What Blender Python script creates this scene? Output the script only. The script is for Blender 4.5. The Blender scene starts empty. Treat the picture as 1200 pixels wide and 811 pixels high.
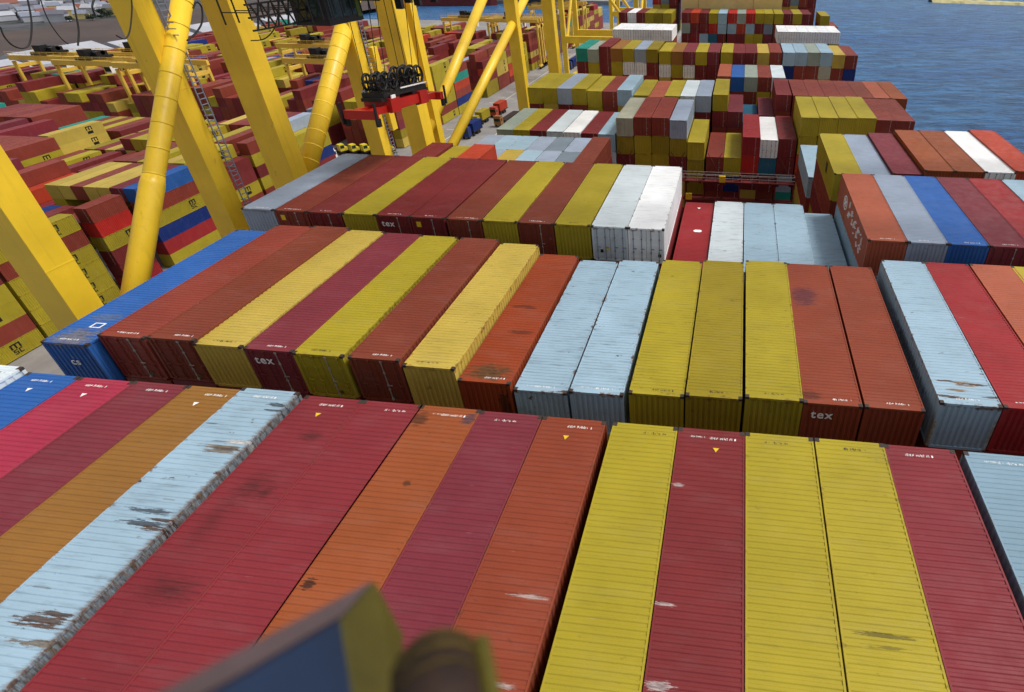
import bpy, math, random
from mathutils import Vector, Matrix
random.seed(7)
scene = bpy.context.scene
COL = bpy.data.collections.new("port"); scene.collection.children.link(COL)
R = math.radians
W, H, L40, L20 = 2.438, 2.591, 12.192, 6.058
ZQ, ZW = -37.0, -40.6          # quay level, water level (z = 0 is the top of the nearest container row)

# ------------------------------------------------------------------ colours
def lin(c):
    return tuple(((v/255)/12.92 if v/255 <= .04045 else ((v/255+.055)/1.055)**2.4) for v in c)
PAL = {
 'yellow': ((182,163,30), 'yellow'), 'paleyellow': ((204,176,72), 'pale yellow'), 'olive': ((158,138,22), 'olive yellow'),
 'maroon': ((132,44,46), 'maroon'), 'plum': ((134,50,62), 'plum'), 'redbrown': ((146,60,46), 'red-brown'), 'brown': ((136,62,44), 'brown'),
 'rust': ((152,68,42), 'rust coloured'), 'orange': ((164,84,42), 'orange-brown'), 'tan': ((160,110,46), 'tan'),
 'rustorange': ((160,66,30), 'burnt orange'),
 'red': ((166,38,44), 'red'), 'brightred': ((196,36,28), 'bright red'), 'crimson': ((140,46,54), 'crimson'), 'pink': ((184,48,78), 'pinkish red'),
 'ored': ((200,66,34), 'orange-red'), 'salmon': ((186,96,66), 'salmon'),
  'paleblue': ((140,172,192), 'pale blue'), 'lightblue': ((152,180,198), 'light blue'), 'steel': ((148,162,182), 'steel blue'), 'grey': ((130,146,160), 'blue-grey'), 'greygreen': ((150,162,150), 'grey-green'),
 'beige': ((170,170,150), 'dirty beige'), 'white': ((241,243,245), 'white'), 'offwhite': ((206,217,222), 'off-white'), 'reefer': ((240,243,246), 'white refrigerated'),
 'blue': ((40,104,186), 'blue'), 'navy': ((22,52,128), 'dark blue'), 'teal': ((30,156,140), 'teal'), 'petrol': ((40,110,140), 'petrol blue'), 'green': ((40,90,60), 'green'),
}
GAIN = 1.0
def pal(k, j=0.0):
    c = lin(PAL[k][0]); f = (1.0 if k in ('white', 'offwhite', 'reefer', 'beige', 'greygreen', 'lightblue', 'steel') else .84)*(1 + random.uniform(-j, j))
    g = sum(c)/3; c = tuple(v*.95+g*.05 for v in c)
    return tuple(min(.88, v*f) for v in c)

# ------------------------------------------------------------------ materials
def nd(t, typ, **kw):
    n = t.nodes.new(typ)
    for k, v in kw.items(): setattr(n, k, v)
    return n
def newmat(name):
    m = bpy.data.materials.new(name); m.use_nodes = True
    t = m.node_tree; b = t.nodes['Principled BSDF']
    return m, t, b
def noise(t, vec, scale, detail=5, rough=.55):
    n = nd(t, 'ShaderNodeTexNoise'); n.inputs['Scale'].default_value = scale
    n.inputs['Detail'].default_value = detail; n.inputs['Roughness'].default_value = rough
    if vec is not None: t.links.new(vec, n.inputs['Vector'])
    return n.outputs['Fac']
def ramp(t, fac, a, b, c0=(0,0,0,1), c1=(1,1,1,1)):
    r = nd(t, 'ShaderNodeValToRGB'); e = r.color_ramp.elements
    e[0].position, e[1].position = a, b; e[0].color, e[1].color = c0, c1
    t.links.new(fac, r.inputs['Fac']); return r.outputs['Color']
def mix(t, fac, a, b, mode='MIX'):
    n = nd(t, 'ShaderNodeMix', data_type='RGBA', blend_type=mode)
    for s, v in ((n.inputs[0], fac), (n.inputs[6], a), (n.inputs[7], b)):
        if isinstance(v, (int, float)): s.default_value = v
        elif isinstance(v, tuple): s.default_value = v if len(v) == 4 else v + (1,)
        else: t.links.new(v, s)
    return n.outputs[2]
def math_(t, op, a, b):
    n = nd(t, 'ShaderNodeMath', operation=op)
    for s, v in ((n.inputs[0], a), (n.inputs[1], b)):
        if isinstance(v, (int, float)): s.default_value = v
        else: t.links.new(v, s)
    return n.outputs[0]
def stretch(t, vec, sx, sy, sz):
    n = nd(t, 'ShaderNodeMapping'); n.inputs['Scale'].default_value = (sx, sy, sz)
    t.links.new(vec, n.inputs['Vector']); return n.outputs['Vector']
def bump(t, b, h, strength, dist):
    n = nd(t, 'ShaderNodeBump'); n.inputs['Strength'].default_value = strength; n.inputs['Distance'].default_value = dist
    t.links.new(h, n.inputs['Height']); t.links.new(n.outputs['Normal'], b.inputs['Normal'])

def paint(name, src, marks=(), rough=.5, wear=.35):
    """weathered container paint; src = 'object' (colour of each object), 'attr' or an rgb; marks = local stains (x,y,z,sx,sy,sz,rgb,amount)"""
    m, t, b = newmat(name)
    pos = nd(t, 'ShaderNodeNewGeometry').outputs['Position']
    if src == 'object':
        oi = nd(t, 'ShaderNodeObjectInfo'); col = oi.outputs['Color']; wear = oi.outputs['Alpha']
    elif src == 'attr':
        a = nd(t, 'ShaderNodeAttribute', attribute_name='paint'); col = a.outputs['Color']
    else:
        r = nd(t, 'ShaderNodeRGB'); r.outputs[0].default_value = tuple(src) + (1,); col = r.outputs[0]
    broad = ramp(t, noise(t, pos, .33, 6), .3, .72, (.86,.86,.86,1), (1.07,1.07,1.07,1))
    col = mix(t, 1.0, col, broad, 'MULTIPLY')
    # chalky fading and grime running along the roof corrugations / down the walls
    fade = ramp(t, noise(t, stretch(t, pos, .5, 1.6, .5), .8, 6, .65), .5, .85)
    col = mix(t, math_(t, 'MULTIPLY', fade, .055), col, (.5,.48,.46))
    st = ramp(t, noise(t, stretch(t, pos, .8, 6.5, .8), 1.0, 5, .6), .53, .72)
    col = mix(t, math_(t, 'MULTIPLY', st, math_(t, 'ADD', math_(t, 'MULTIPLY', wear, .42), .08)), col, mix(t, .75, col, (.05,.04,.035)))
    # scuffs: bare pale scratches and small dark/rust spots
    sc = ramp(t, noise(t, stretch(t, pos, 1.4, 14, 1.4), 1.0, 3, .5), .72, .78)
    col = mix(t, math_(t, 'MULTIPLY', sc, math_(t, 'MULTIPLY', wear, .5)), col, (.62,.6,.58))
    sp = ramp(t, noise(t, stretch(t, pos, 1.5, 3, 1.5), 1.1, 8, .66), .645, .70)
    col = mix(t, math_(t, 'MULTIPLY', sp, math_(t, 'MINIMUM', math_(t, 'MULTIPLY', wear, 1.15), .95)), col, (.075,.035,.018))
    oc = nd(t, 'ShaderNodeTexCoord').outputs['Object']
    if src != 'attr':
        xyz = nd(t, 'ShaderNodeSeparateXYZ'); t.links.new(oc, xyz.inputs[0])
        ex = math_(t, 'SUBTRACT', math_(t, 'ABSOLUTE', xyz.outputs[0], 0), 1.04)       # towards the long edges
        ey = math_(t, 'SUBTRACT', .42, xyz.outputs[1])                                 # towards the near end
        ed = math_(t, 'MAXIMUM', math_(t, 'MULTIPLY', ex, 4.5), math_(t, 'MULTIPLY', ey, 2.0))
        ed = math_(t, 'MINIMUM', math_(t, 'MAXIMUM', ed, 0.0), math_(t, 'MAXIMUM', math_(t, 'MULTIPLY', math_(t, 'SUBTRACT', xyz.outputs[2], 2.15), 3.0), .25))
        rn = noise(t, stretch(t, pos, 1.2, 2.4, 1.2), 1.3, 8, .68)
        er = ramp(t, math_(t, 'ADD', math_(t, 'MULTIPLY', ed, .24), rn), .70, .77)
        col = mix(t, math_(t, 'MULTIPLY', er, math_(t, 'MINIMUM', math_(t, 'MULTIPLY', wear, 1.1), .9)), col, mix(t, ramp(t, rn, .5, .7), (.20,.085,.03), (.05,.028,.02)))
    if marks:
        br = noise(t, stretch(t, oc, 1.5, 13, 2), 1.5, 10, .74)
        for (x, y, z, sx, sy, sz, rgb, amt, *soft) in marks:
            mp = nd(t, 'ShaderNodeMapping'); mp.inputs['Location'].default_value = (-x/sx, -y/sy, -z/sz)
            mp.inputs['Scale'].default_value = (1/sx, 1/sy, 1/sz); t.links.new(oc, mp.inputs['Vector'])
            ln = nd(t, 'ShaderNodeVectorMath', operation='LENGTH'); t.links.new(mp.outputs[0], ln.inputs[0])
            d = math_(t, 'ADD', math_(t, 'SUBTRACT', 1.0, ln.outputs['Value']), math_(t, 'MULTIPLY', math_(t, 'SUBTRACT', br, .5), 3.2))
            f = ramp(t, d, *((-.2, 1.1) if soft else (.26, .36)))
            col = mix(t, math_(t, 'MULTIPLY', f, amt), col, mix(t, ramp(t, noise(t, stretch(t, oc, 2, 9, 2), 2.2, 6, .7), .42, .6), tuple(rgb)+(1,), tuple(v*.45 for v in rgb)+(1,)))
    t.links.new(col, b.inputs['Base Color'])
    rr = ramp(t, noise(t, pos, 1.7, 4), .3, .7, (rough-.1,)*3+(1,), (rough+.18,)*3+(1,))
    t.links.new(rr, b.inputs['Roughness'])
    b.inputs['Specular IOR Level'].default_value = .2
    bump(t, b, noise(t, pos, 2.2, 5), .25, .02)
    return m
def plain(name, rgb, rough=.6, var=.18, scale=1.2, metal=0, sp=.4):
    m, t, b = newmat(name)
    pos = nd(t, 'ShaderNodeNewGeometry').outputs['Position']
    v = ramp(t, noise(t, pos, scale, 6), .3, .7, (1-var,)*3+(1,), (1+var*.6,)*3+(1,))
    t.links.new(mix(t, 1.0, tuple(rgb)+(1,), v, 'MULTIPLY'), b.inputs['Base Color'])
    b.inputs['Roughness'].default_value = rough; b.inputs['Metallic'].default_value = metal
    b.inputs['Specular IOR Level'].default_value = sp
    return m

M = {}
M['paint'] = paint('container_paint', 'object')
M['reefer'] = paint('refrigerated_container_paint', 'object', rough=.42)
M['stuff'] = paint('stacked_container_paint', 'attr')
RUST = (.10,.042,.016); DARK = (.02,.017,.015); BARE = (.6,.58,.55)
M['lettering'] = plain('white_lettering', (.86,.85,.83), .6, .12, 3)
M['black_mark'] = plain('black_lettering', (.012,.012,.012), .6, .1, 3)
M['mark_yellow'] = plain('yellow_sticker', (.75,.5,.02), .6, .1, 3)
M['casting'] = plain('corner_casting_steel', (.045,.03,.025), .7, .4, 4)
M['bar'] = plain('galvanised_bar', (.42,.40,.38), .45, .3, 3, .4)
def craney(name, rgb):
    m, t, b = newmat(name)
    pos = nd(t, 'ShaderNodeNewGeometry').outputs['Position']
    v = ramp(t, noise(t, pos, .25, 6), .3, .72, (.82,.82,.82,1), (1.08,1.08,1.08,1))
    col = mix(t, 1.0, tuple(rgb)+(1,), v, 'MULTIPLY')
    st = ramp(t, noise(t, stretch(t, pos, 3, 3, .18), 1.0, 5), .56, .75)
    col = mix(t, math_(t, 'MULTIPLY', st, .16), col, (.16,.09,.03))
    sp = ramp(t, noise(t, stretch(t, pos, 1.2, 1.2, .6), 1.2, 8, .65), .66, .70)
    col = mix(t, math_(t, 'MULTIPLY', sp, .3), col, (.2,.11,.04))
    t.links.new(col, b.inputs['Base Color']); b.inputs['Roughness'].default_value = .42
    return m
M['crane'] = craney('crane_yellow_paint', lin((246,204,48)))
M['rtg'] = craney('gantry_yellow_paint', lin((232,192,78)))
M['cable'] = plain('black_cable', (.012,.012,.013), .6)
M['black'] = plain('greasy_black_steel', (.014,.013,.014), .4, .5, 2)
M['spreader'] = craney('spreader_red_paint', lin((180,28,18)))
M['shipred'] = plain('ship_red_paint', (.16,.022,.022), .6, .45, .8)
M['hull'] = plain('hull_paint', (.03,.03,.035), .5)
M['island'] = plain('superstructure_cream_paint', lin((216,192,128)), .55, .12, .4)
M['glass'] = plain('dark_window_glass', (.02,.035,.03), .12, .2)
M['bluebeam'] = plain('blue_beam_paint', lin((20,38,64)), .5, .35, 4)
M['greybeam'] = plain('worn_mauve_paint', lin((86,70,72)), .6, .3, 5)
M['endyellow'] = plain('worn_yellow_paint', lin((80,72,18)), .55, .35, 5)
M['bandyellow'] = plain('grimy_yellow_paint', lin((70,56,14)), .6, .5, 18)
M['rustdark'] = plain('dark_rusty_steel', lin((46,28,20)), .65, .6, 14)
M['tyre'] = plain('tyre_rubber', (.02,.02,.02), .8)
M['steelgrey'] = plain('grey_steel', lin((128,134,150)), .5, .25)

def water_mat():
    m, t, b = newmat('sea_water')
    pos = nd(t, 'ShaderNodeNewGeometry').outputs['Position']
    big = noise(t, stretch(t, pos, .012, .02, 1), 1, 4)
    col = mix(t, ramp(t, big, .35, .68), tuple(lin((48,112,176)))+(1,), tuple(lin((70,132,186)))+(1,))
    mp = nd(t, 'ShaderNodeMapping'); mp.inputs['Rotation'].default_value = (0, 0, R(-8)); t.links.new(pos, mp.inputs['Vector'])
    cw = noise(t, stretch(t, mp.outputs[0], .09, .26, 1), 1, 6, .66)
    col = mix(t, ramp(t, cw, .42, .60), mix(t, .62, col, (.008,.035,.085)), col)     # wave light and shade put into the colour: darker between the crests
    t.links.new(col, b.inputs['Base Color'])
    b.inputs['Roughness'].default_value = .3; b.inputs['Specular IOR Level'].default_value = .14
    mp = nd(t, 'ShaderNodeMapping'); mp.inputs['Rotation'].default_value = (0, 0, R(-8)); t.links.new(pos, mp.inputs['Vector'])
    w1 = noise(t, stretch(t, mp.outputs[0], .06, .17, 1), 1, 3, .5)
    w2 = noise(t, stretch(t, mp.outputs[0], .28, .7, 1), 1, 6, .62)
    h = math_(t, 'ADD', math_(t, 'MULTIPLY', w1, 1.6), w2)
    bump(t, b, h, 1.0, 3.2)
    return m
M['water'] = water_mat()
def ground_mat(name, c1, c2, scale, rough=.85):
    m, t, b = newmat(name)
    pos = nd(t, 'ShaderNodeNewGeometry').outputs['Position']
    f = ramp(t, noise(t, pos, scale, 8, .65), .35, .65)
    f2 = ramp(t, noise(t, stretch(t, pos, .5, .04, 1), 1, 5), .45, .7)
    col = mix(t, math_(t, 'MULTIPLY', f2, .3), mix(t, f, tuple(c1)+(1,), tuple(c2)+(1,)), tuple(v*.55 for v in c1)+(1,))
    t.links.new(col, b.inputs['Base Color']); b.inputs['Roughness'].default_value = rough
    return m
M['quay'] = ground_mat('quay_concrete', lin((150,146,142)), lin((128,124,122)), .12)
def field_mat():
    m, t, b = newmat('dry_field_and_slope')
    pos = nd(t, 'ShaderNodeNewGeometry').outputs['Position']
    f = ramp(t, noise(t, pos, .02, 8, .65), .35, .65)
    soil = mix(t, f, lin((84,68,62))+(1,), lin((64,55,52))+(1,))
    g = ramp(t, noise(t, pos, .05, 9, .7), .42, .56)
    town = mix(t, g, lin((42,52,46))+(1,), lin((86,82,90))+(1,))
    x = nd(t, 'ShaderNodeSeparateXYZ'); t.links.new(pos, x.inputs[0])
    far = math_(t, 'ADD', math_(t, 'MULTIPLY', x.outputs[0], -.01), math_(t, 'ADD', -5.3, math_(t, 'MULTIPLY', noise(t, pos, .012, 4), 1.0)))
    t.links.new(mix(t, ramp(t, far, 0, .25), soil, town), b.inputs['Base Color']); b.inputs['Roughness'].default_value = .9
    return m
M['field'] = field_mat()
M['soil'] = ground_mat('dry_field', lin((92,78,68)), lin((74,66,58)), .02)
M['town'] = ground_mat('distant_hillside', lin((96,98,104)), lin((78,86,84)), .03)
M['sand'] = ground_mat('pale_breakwater_rock', lin((214,204,150)), lin((180,170,120)), .1)
M['line'] = plain('road_marking', (.7,.69,.62), .7)
M['trunk'] = plain('bark', (.06,.045,.03), .9)
M['leaf'] = plain('foliage', (.055,.08,.05), .8, .5, .6)

# ------------------------------------------------------------------ mesh helpers
class MB:
    def __init__(s): s.v, s.f, s.m, s.c = [], [], [], []
    def add(s, vs, fs, mi=0, c=None):
        o = len(s.v); s.v += [tuple(p) for p in vs]
        for f in fs: s.f.append([i+o for i in f]); s.m.append(mi); s.c.append(c)
    def box(s, x0, x1, y0, y1, z0, z1, mi=0, c=None, skip=''):
        vs = [(x0,y0,z0),(x1,y0,z0),(x1,y1,z0),(x0,y1,z0),(x0,y0,z1),(x1,y0,z1),(x1,y1,z1),(x0,y1,z1)]
        F = {'b':(0,3,2,1),'t':(4,5,6,7),'s':(0,1,5,4),'e':(1,2,6,5),'n':(2,3,7,6),'w':(3,0,4,7)}
        s.add(vs, [f for k, f in F.items() if k not in skip], mi, c)
    def tube(s, pts, r, n=8, mi=0, cap=True):
        pts = [Vector(p) for p in pts]; rings = []
        rr = r if isinstance(r, (list, tuple)) else [r]*len(pts)
        up = None
        for i, p in enumerate(pts):
            d = (pts[min(i+1, len(pts)-1)] - pts[max(i-1, 0)]).normalized()
            a = d.cross(Vector((0,0,1)) if abs(d.z) < .95 else Vector((1,0,0))).normalized()
            if up is not None and a.dot(up) < 0: a = -a
            up = a; b = d.cross(a)
            rings.append([p + (a*math.cos(2*math.pi*k/n) + b*math.sin(2*math.pi*k/n))*rr[i] for k in range(n)])
        vs = [q for g in rings for q in g]
        fs = [(i*n+k, i*n+(k+1) % n, (i+1)*n+(k+1) % n, (i+1)*n+k) for i in range(len(pts)-1) for k in range(n)]
        if cap: fs += [tuple(range(n))[::-1], tuple(range((len(pts)-1)*n, len(pts)*n))]
        s.add(vs, fs, mi)
    def bar(s, a, b, w, h=None, mi=0):
        a, b = Vector(a), Vector(b); h = h or w; d = (b-a).normalized()
        u = d.cross(Vector((0,0,1)) if abs(d.z) < .95 else Vector((0,1,0))).normalized()*w/2; v = d.cross(u).normalized()*h/2
        vs = [a-u-v, a+u-v, a+u+v, a-u+v, b-u-v, b+u-v, b+u+v, b-u+v]
        s.add(vs, [(0,3,2,1),(4,5,6,7),(0,1,5,4),(1,2,6,5),(2,3,7,6),(3,0,4,7)], mi)
    def mesh(s, name, smooth=False, fix=True):
        me = bpy.data.meshes.new(name); me.from_pydata(s.v, [], s.f)
        me.polygons.foreach_set('material_index', s.m)
        if any(c is not None for c in s.c):
            at = me.color_attributes.new('paint', 'FLOAT_COLOR', 'CORNER'); out = []
            for p, c in zip(me.polygons, s.c): out += list((c or (.5,.5,.5)) + (1.0,))*p.loop_total
            at.data.foreach_set('color', out)
        me.update()
        if smooth: me.shade_smooth()
        return me
def put(name, me, mats, parent=None, loc=(0,0,0), rot=(0,0,0)):
    if isinstance(me, MB): me = me.mesh(name)
    o = bpy.data.objects.new(name, me); COL.objects.link(o)
    if not isinstance(mats, (list, tuple)): mats = [mats]
    if me is not None:
        while len(me.materials) < len(mats): me.materials.append(None)
        for i, m in enumerate(mats): o.material_slots[i].link = 'OBJECT'; o.material_slots[i].material = m
    o.location = loc; o.rotation_euler = rot
    if parent: o.parent = parent
    return o
def thing(name, label, cat, loc=(0,0,0), rotz=0, group=None):
    o = bpy.data.objects.new(name, None); COL.objects.link(o); o.empty_display_size = .3
    o.location = loc; o.rotation_euler = (0,0,rotz); tag(o, label, cat, group); return o
def tag(o, label, cat, group=None):
    o['label'] = label; o['category'] = cat
    if group: o['group'] = group
    return o
def struct(o): o['kind'] = 'structure'; return o
def copy_tree(o, parent=None):
    c = o.copy(); COL.objects.link(c)
    if parent: c.parent = parent
    for ch in list(o.children): copy_tree(ch, c)
    return c
FONT = {}
def text_mesh(txt, size, key=None):
    k = (txt, size)
    if k in FONT: return FONT[k]
    cu = bpy.data.curves.new('lettering', 'FONT'); cu.body = txt; cu.size = size; cu.extrude = .004; cu.align_x = 'CENTER'; cu.align_y = 'CENTER'; cu.offset = size*.016; cu.space_character = 1.15
    o = bpy.data.objects.new('lettering_tmp', cu); COL.objects.link(o)
    bpy.context.view_layer.update()
    me = bpy.data.meshes.new_from_object(o.evaluated_get(bpy.context.evaluated_depsgraph_get()))
    me.name = 'lettering'
    bpy.data.objects.remove(o); bpy.data.curves.remove(cu); me.materials.clear()
    FONT[k] = me; return me

# ------------------------------------------------------------------ container parts (origin: bottom centre of the near end, y runs along the box)
def corr(n0, pitch, length, depth):
    """trapezoid profile positions: list of (s, offset)"""
    k = max(1, int(round((length)/pitch))); p = length/k; out = []
    for i in range(k):
        s = i*p
        out += [(s, 0), (s+p*.36, 0), (s+p*.5, -depth), (s+p*.86, -depth)]
    out.append((length, 0)); return out
def roof_mesh(L):
    b = MB(); pr = corr(0, .209, L-.5, .021); z = H-.012; x = W/2-.055
    pr = [(-.16, 0)] + pr + [(L-.5+.16, 0)]
    vs = []
    for s, d in pr: vs += [(-x, .25+s, z+d), (x, .25+s, z+d)]
    b.add(vs, [(2*i, 2*i+1, 2*i+3, 2*i+2) for i in range(len(pr)-1)])
    return b.mesh('roof_panel')
def side_mesh(L, sgn):
    b = MB(); pr = corr(0, .30, L-.3, .036); x = sgn*(W/2-.012); vs = []
    for s, d in pr: vs += [(x+sgn*d, .15+s, .14), (x+sgn*d, .15+s, H-.1)]
    fs = [(2*i, 2*i+2, 2*i+3, 2*i+1) if sgn > 0 else (2*i, 2*i+1, 2*i+3, 2*i+2) for i in range(len(pr)-1)]
    b.add(vs, fs); return b.mesh('side_wall')
def end_mesh():
    b = MB(); pr = corr(0, .25, W-.26, .04); vs = []
    for s, d in pr: vs += [(-W/2+.13+s, .02-d, .14), (-W/2+.13+s, .02-d, H-.12)]
    b.add(vs, [(2*i, 2*i+2, 2*i+3, 2*i+1) for i in range(len(pr)-1)])
    return b.mesh('end_wall')
def door_mesh(leaf):
    b = MB(); x0 = -W/2+.12 if leaf < 0 else .012; x1 = -.012 if leaf < 0 else W/2-.12
    b.box(x0, x1, .035, .09, .15, H-.13)
    for k in range(5):
        z = .28+k*.46; b.box(x0+.06, x1-.06, .022, .036, z, z+.2)
    return b.mesh('door')
def bars_mesh():
    b = MB(); b.tube([(0,0,.1),(0,0,H-.1)], .022, 6)
    for z in (.16, .75, 1.75, H-.2): b.box(-.05, .05, -.025, .035, z, z+.09)
    b.box(-.03, .22, -.05, -.02, 1.05, 1.10)
    return b.mesh('locking_bar')
def frame_mesh(L):
    b = MB(); e = W/2
    for sx in (-1, 1):
        x0, x1 = sorted((sx*e, sx*(e-.13)))
        b.box(x0, x1, 0, .13, .1, H-.1); b.box(x0, x1, L-.13, L, .1, H-.1)
        t0, t1 = sorted((sx*e, sx*(e-.06)))
        b.box(t0, t1, .13, L-.13, H-.1, H-.004); b.box(t0, t1, .13, L-.13, 0.02, .15)
    for y0, y1 in ((0, .11), (L-.11, L)):
        b.box(-e+.13, e-.13, y0, y1, H-.125, H-.004); b.box(-e+.13, e-.13, y0, y1, .02, .15)
    b.box(-e+.06, e-.06, .1, L-.1, .10, .14)
    return b.mesh('frame')
def cast_mesh():
    b = MB(); b.box(-.082, .082, -.089, .089, -.118, .004); return b.mesh('corner_casting')
def code_mesh(seed, dy):
    """an unreadable row of small stencilled strokes, as the container codes look at this distance"""
    rnd = random.Random(seed); b = MB(); x = 0
    for grp in ((4, 6, 1) if seed % 2 else (3, 5, 2)):
        for k in range(grp):
            for q in range(3):
                if rnd.random() < .75: b.box(x+q*.03, x+q*.03+.018, -dy/2+rnd.choice((0, dy*.3)), dy/2-rnd.choice((0, dy*.3)), 0, .003)
            b.box(x, x+.07, (dy*.32)*rnd.choice((-1, 1))-.012, (dy*.32)*rnd.choice((-1, 1))+.012 if False else dy*.38, 0, .0029) if rnd.random() < .4 else None
            x += .105
        x += .09
    me = b.mesh('code_marking'); me.transform(Matrix.Translation((-x/2, 0, 0))); return me
ME = {}
for L in (L40, L20):
    ME['roof', L] = roof_mesh(L); ME['frame', L] = frame_mesh(L)
    for s in (-1, 1): ME['side', L, s] = side_mesh(L, s)
ME['cast'] = cast_mesh(); ME['end'] = end_mesh(); ME['bar'] = bars_mesh()
for s in (-1, 1): ME['door', s] = door_mesh(s)
for k in range(4): ME['code', k] = code_mesh(k, .15)
tri = MB(); tri.add([(-.16,.13,0),(0,-.15,0),(.16,.13,0),(-.16,.13,.004),(0,-.15,.004),(.16,.13,.004)], [(0,1,2),(3,5,4)][::-1] + [(0,3,4,1),(1,4,5,2),(2,5,3,0)])
ME['tri'] = tri.mesh('warning_triangle')
stk = MB(); stk.box(-.17, .17, -.004, 0, -.2, .2); ME['sticker'] = stk.mesh('hazard_sticker')

N_BOX = [0]
def container(x, y, ztop, color, L=L40, front='end', wear=.35, hi=False, mat=None, jit=.08, code=None, name='shipping_container', hz=H):
    """builds one container; returns its root Empty"""
    rot = random.uniform(-.0022, .0022)
    t = thing(name, '', 'container', (x + random.uniform(-.015, .015), y + random.uniform(-.03, .03), ztop-H), rot)
    c = pal(color, jit); N_BOX[0] += 1
    m = mat or (M['reefer'] if color in ('reefer', 'white', 'offwhite') else M['paint'])
    def part(name, me, f=1.0, mm=None):
        o = put(name, me, mm or m, t); o.color = tuple(min(.9, v*f) for v in c) + (wear,); return o
    part('roof_panel', ME['roof', L]); part('side_wall', ME['side', L, 1]); part('side_wall', ME['side', L, -1]); part('frame', ME['frame', L], 1.04)
    if front == 'door':
        for s in (-1, 1):
            d = part('door', ME['door', s], .96)
            for bx in ((.32, .88) if hi or color in ('reefer', 'white') else (.6,)):
                k = put('locking_bar', ME['bar'], M['steelgrey'] if color in ('reefer', 'white', 'offwhite') else (M['bar'] if s > 0 and bx < .7 else m), d, (s*bx, .0, 0)); k.color = tuple(v*.95 for v in c) + (wear,)
    else:
        part('end_wall', ME['end'])
    if hi:
        for sx in (-1, 1):
            for yy in (.085, L-.085): put('corner_casting', ME['cast'], M['casting'], t, (sx*(W/2-.079), yy, H))
    dark = color in ('yellow', 'paleyellow', 'olive', 'lightblue', 'white', 'offwhite', 'reefer', 'tan', 'steel', 'grey')
    if code:
        cm = M['black_mark'] if dark and color not in ('tan', 'lightblue', 'steel') else M['lettering']
        ye = .34 if code == 'near' else L-.40
        put('code_marking', ME['code', random.randrange(4)], cm, t, (random.uniform(-.1, .5), ye, H-.011)).scale = (.72, .8, 1)
        if hi and random.random() < .3: put('code_marking', ME['code', random.randrange(4)], cm, t, (random.uniform(-.5, -.2), ye+.02, H-.011)).scale = (.4, .5, 1)
    t['_c'] = color
    return t

# ------------------------------------------------------------------ the ship's cargo
CX = [-32.2,-29.7,-27.2,-24.7,-22.15,-19.6,-17.1,-14.4,-11.85,-9.3,-6.75,-4.2,-1.45,1.05,3.55,6.05,8.55,11.25,13.75,16.25,18.75,21.25,23.75,26.3]
YR = dict(R0=-12.19, R1=3.2, R2=18.3, R3=33.4, RX=48.5, R4=63.6, R5=78.4, R6=94.6, R7=110.0, R8=136.5, R9=158.0, R10=173.2)
ROWNAME = dict(R0='nearest row', R1='second row', R2='third row', R3='fourth row', RX='low fifth row', R4='sixth row', R5='seventh row',
               R6='eighth row', R7='ninth row', R8='white refrigerated row', R9='row before the cream wall', R10='last row beside the cream wall')
SHIP = []      # dict(row, x, z, tier, color, obj)
def ship(row, x, z, color, tier=0, **kw):
    o = container(x, kw.pop('y', YR[row]), z, color, **kw)
    SHIP.append(dict(row=row, x=x, z=z, tier=tier, color=color, o=o)); return o
HI = dict(hi=True)

# special weathered coats (their stains have fixed places on that one container)
rk = random.Random(9)
GREYB = (.06,.07,.09)
m1 = [(1.25,6.1,1.3,.24,30,8,(.17,.11,.08),.95,1)]
for y_, n_, wide in ((9.3,4,.9),(6.4,4,.7),(3.0,4,.7),(.9,3,.6),(11.4,2,.5)):
    for q_ in range(n_):
        m1.append((rk.uniform(.2,1.0), y_+rk.uniform(-.45,.45), H, wide*rk.uniform(.8,1.6), rk.uniform(.07,.16), 1, rk.choice((RUST,RUST,GREYB,BARE,(.22,.17,.12))), .88))
for q_ in range(7): m1.append((rk.uniform(-1,.4), rk.uniform(1,11.5), H, rk.uniform(.3,.8), rk.uniform(.03,.06), 1, rk.choice((GREYB,(.2,.21,.23))), .6))
M['worn_blue'] = paint('flaking_light_blue_paint', pal('lightblue'), m1, wear=.8)
m2 = [(-1.2,5,H-1,.2,4.5,.4,(.05,.035,.03),.6),(-1.2,.1,.9,.15,.3,1.4,(.35,.22,.05),.7),(1.2,.1,.9,.15,.3,1.4,(.35,.22,.05),.6)]
for q_ in range(8): m2.append((rk.uniform(-.9,1.0), rk.uniform(.15,1.7), H, rk.uniform(.5,1.0), rk.uniform(.05,.12), .9, rk.choice((RUST,RUST,(.3,.17,.06))), .88))
M['worn_blue2'] = paint('rust_streaked_light_blue_paint', pal('lightblue'), m2, wear=.7)
M['scorched'] = paint('sooty_crimson_paint', pal('crimson'), [(-.1,7.9,H,.75,.8,1,DARK,.5,1),(.5,7.7,H,.3,.35,1,DARK,.6,1),(.35,10.2,H,.5,.3,1,DARK,.6,1),(.2,4.4,H,1.0,.5,1,DARK,.5,1),(-.4,6.6,H,.5,1.2,1,DARK,.35,1)])
M['scratched'] = paint('scratched_yellow_paint', pal('yellow'), [(.0,5.4,H,1.0,.10,1,DARK,.6),(.15,3.3,H,1.0,.12,1,DARK,.7),(-.1,5.1,H,.7,.06,1,DARK,.5)])
M['scraped_red'] = paint('scraped_red_paint', pal('maroon'), [(-1.0,5.6,H,.35,.12,1,BARE,.6),(-.85,3.6,H,.45,.16,1,BARE,.6),(-1.0,9.6,H,.25,.1,1,BARE,.5)])
M['scraped_rust'] = paint('scraped_rust_paint', pal('rust'), [(.6,5.4,H,.7,.1,1,BARE,.5),(.3,3.2,H,.8,.1,1,BARE,.5)])
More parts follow.
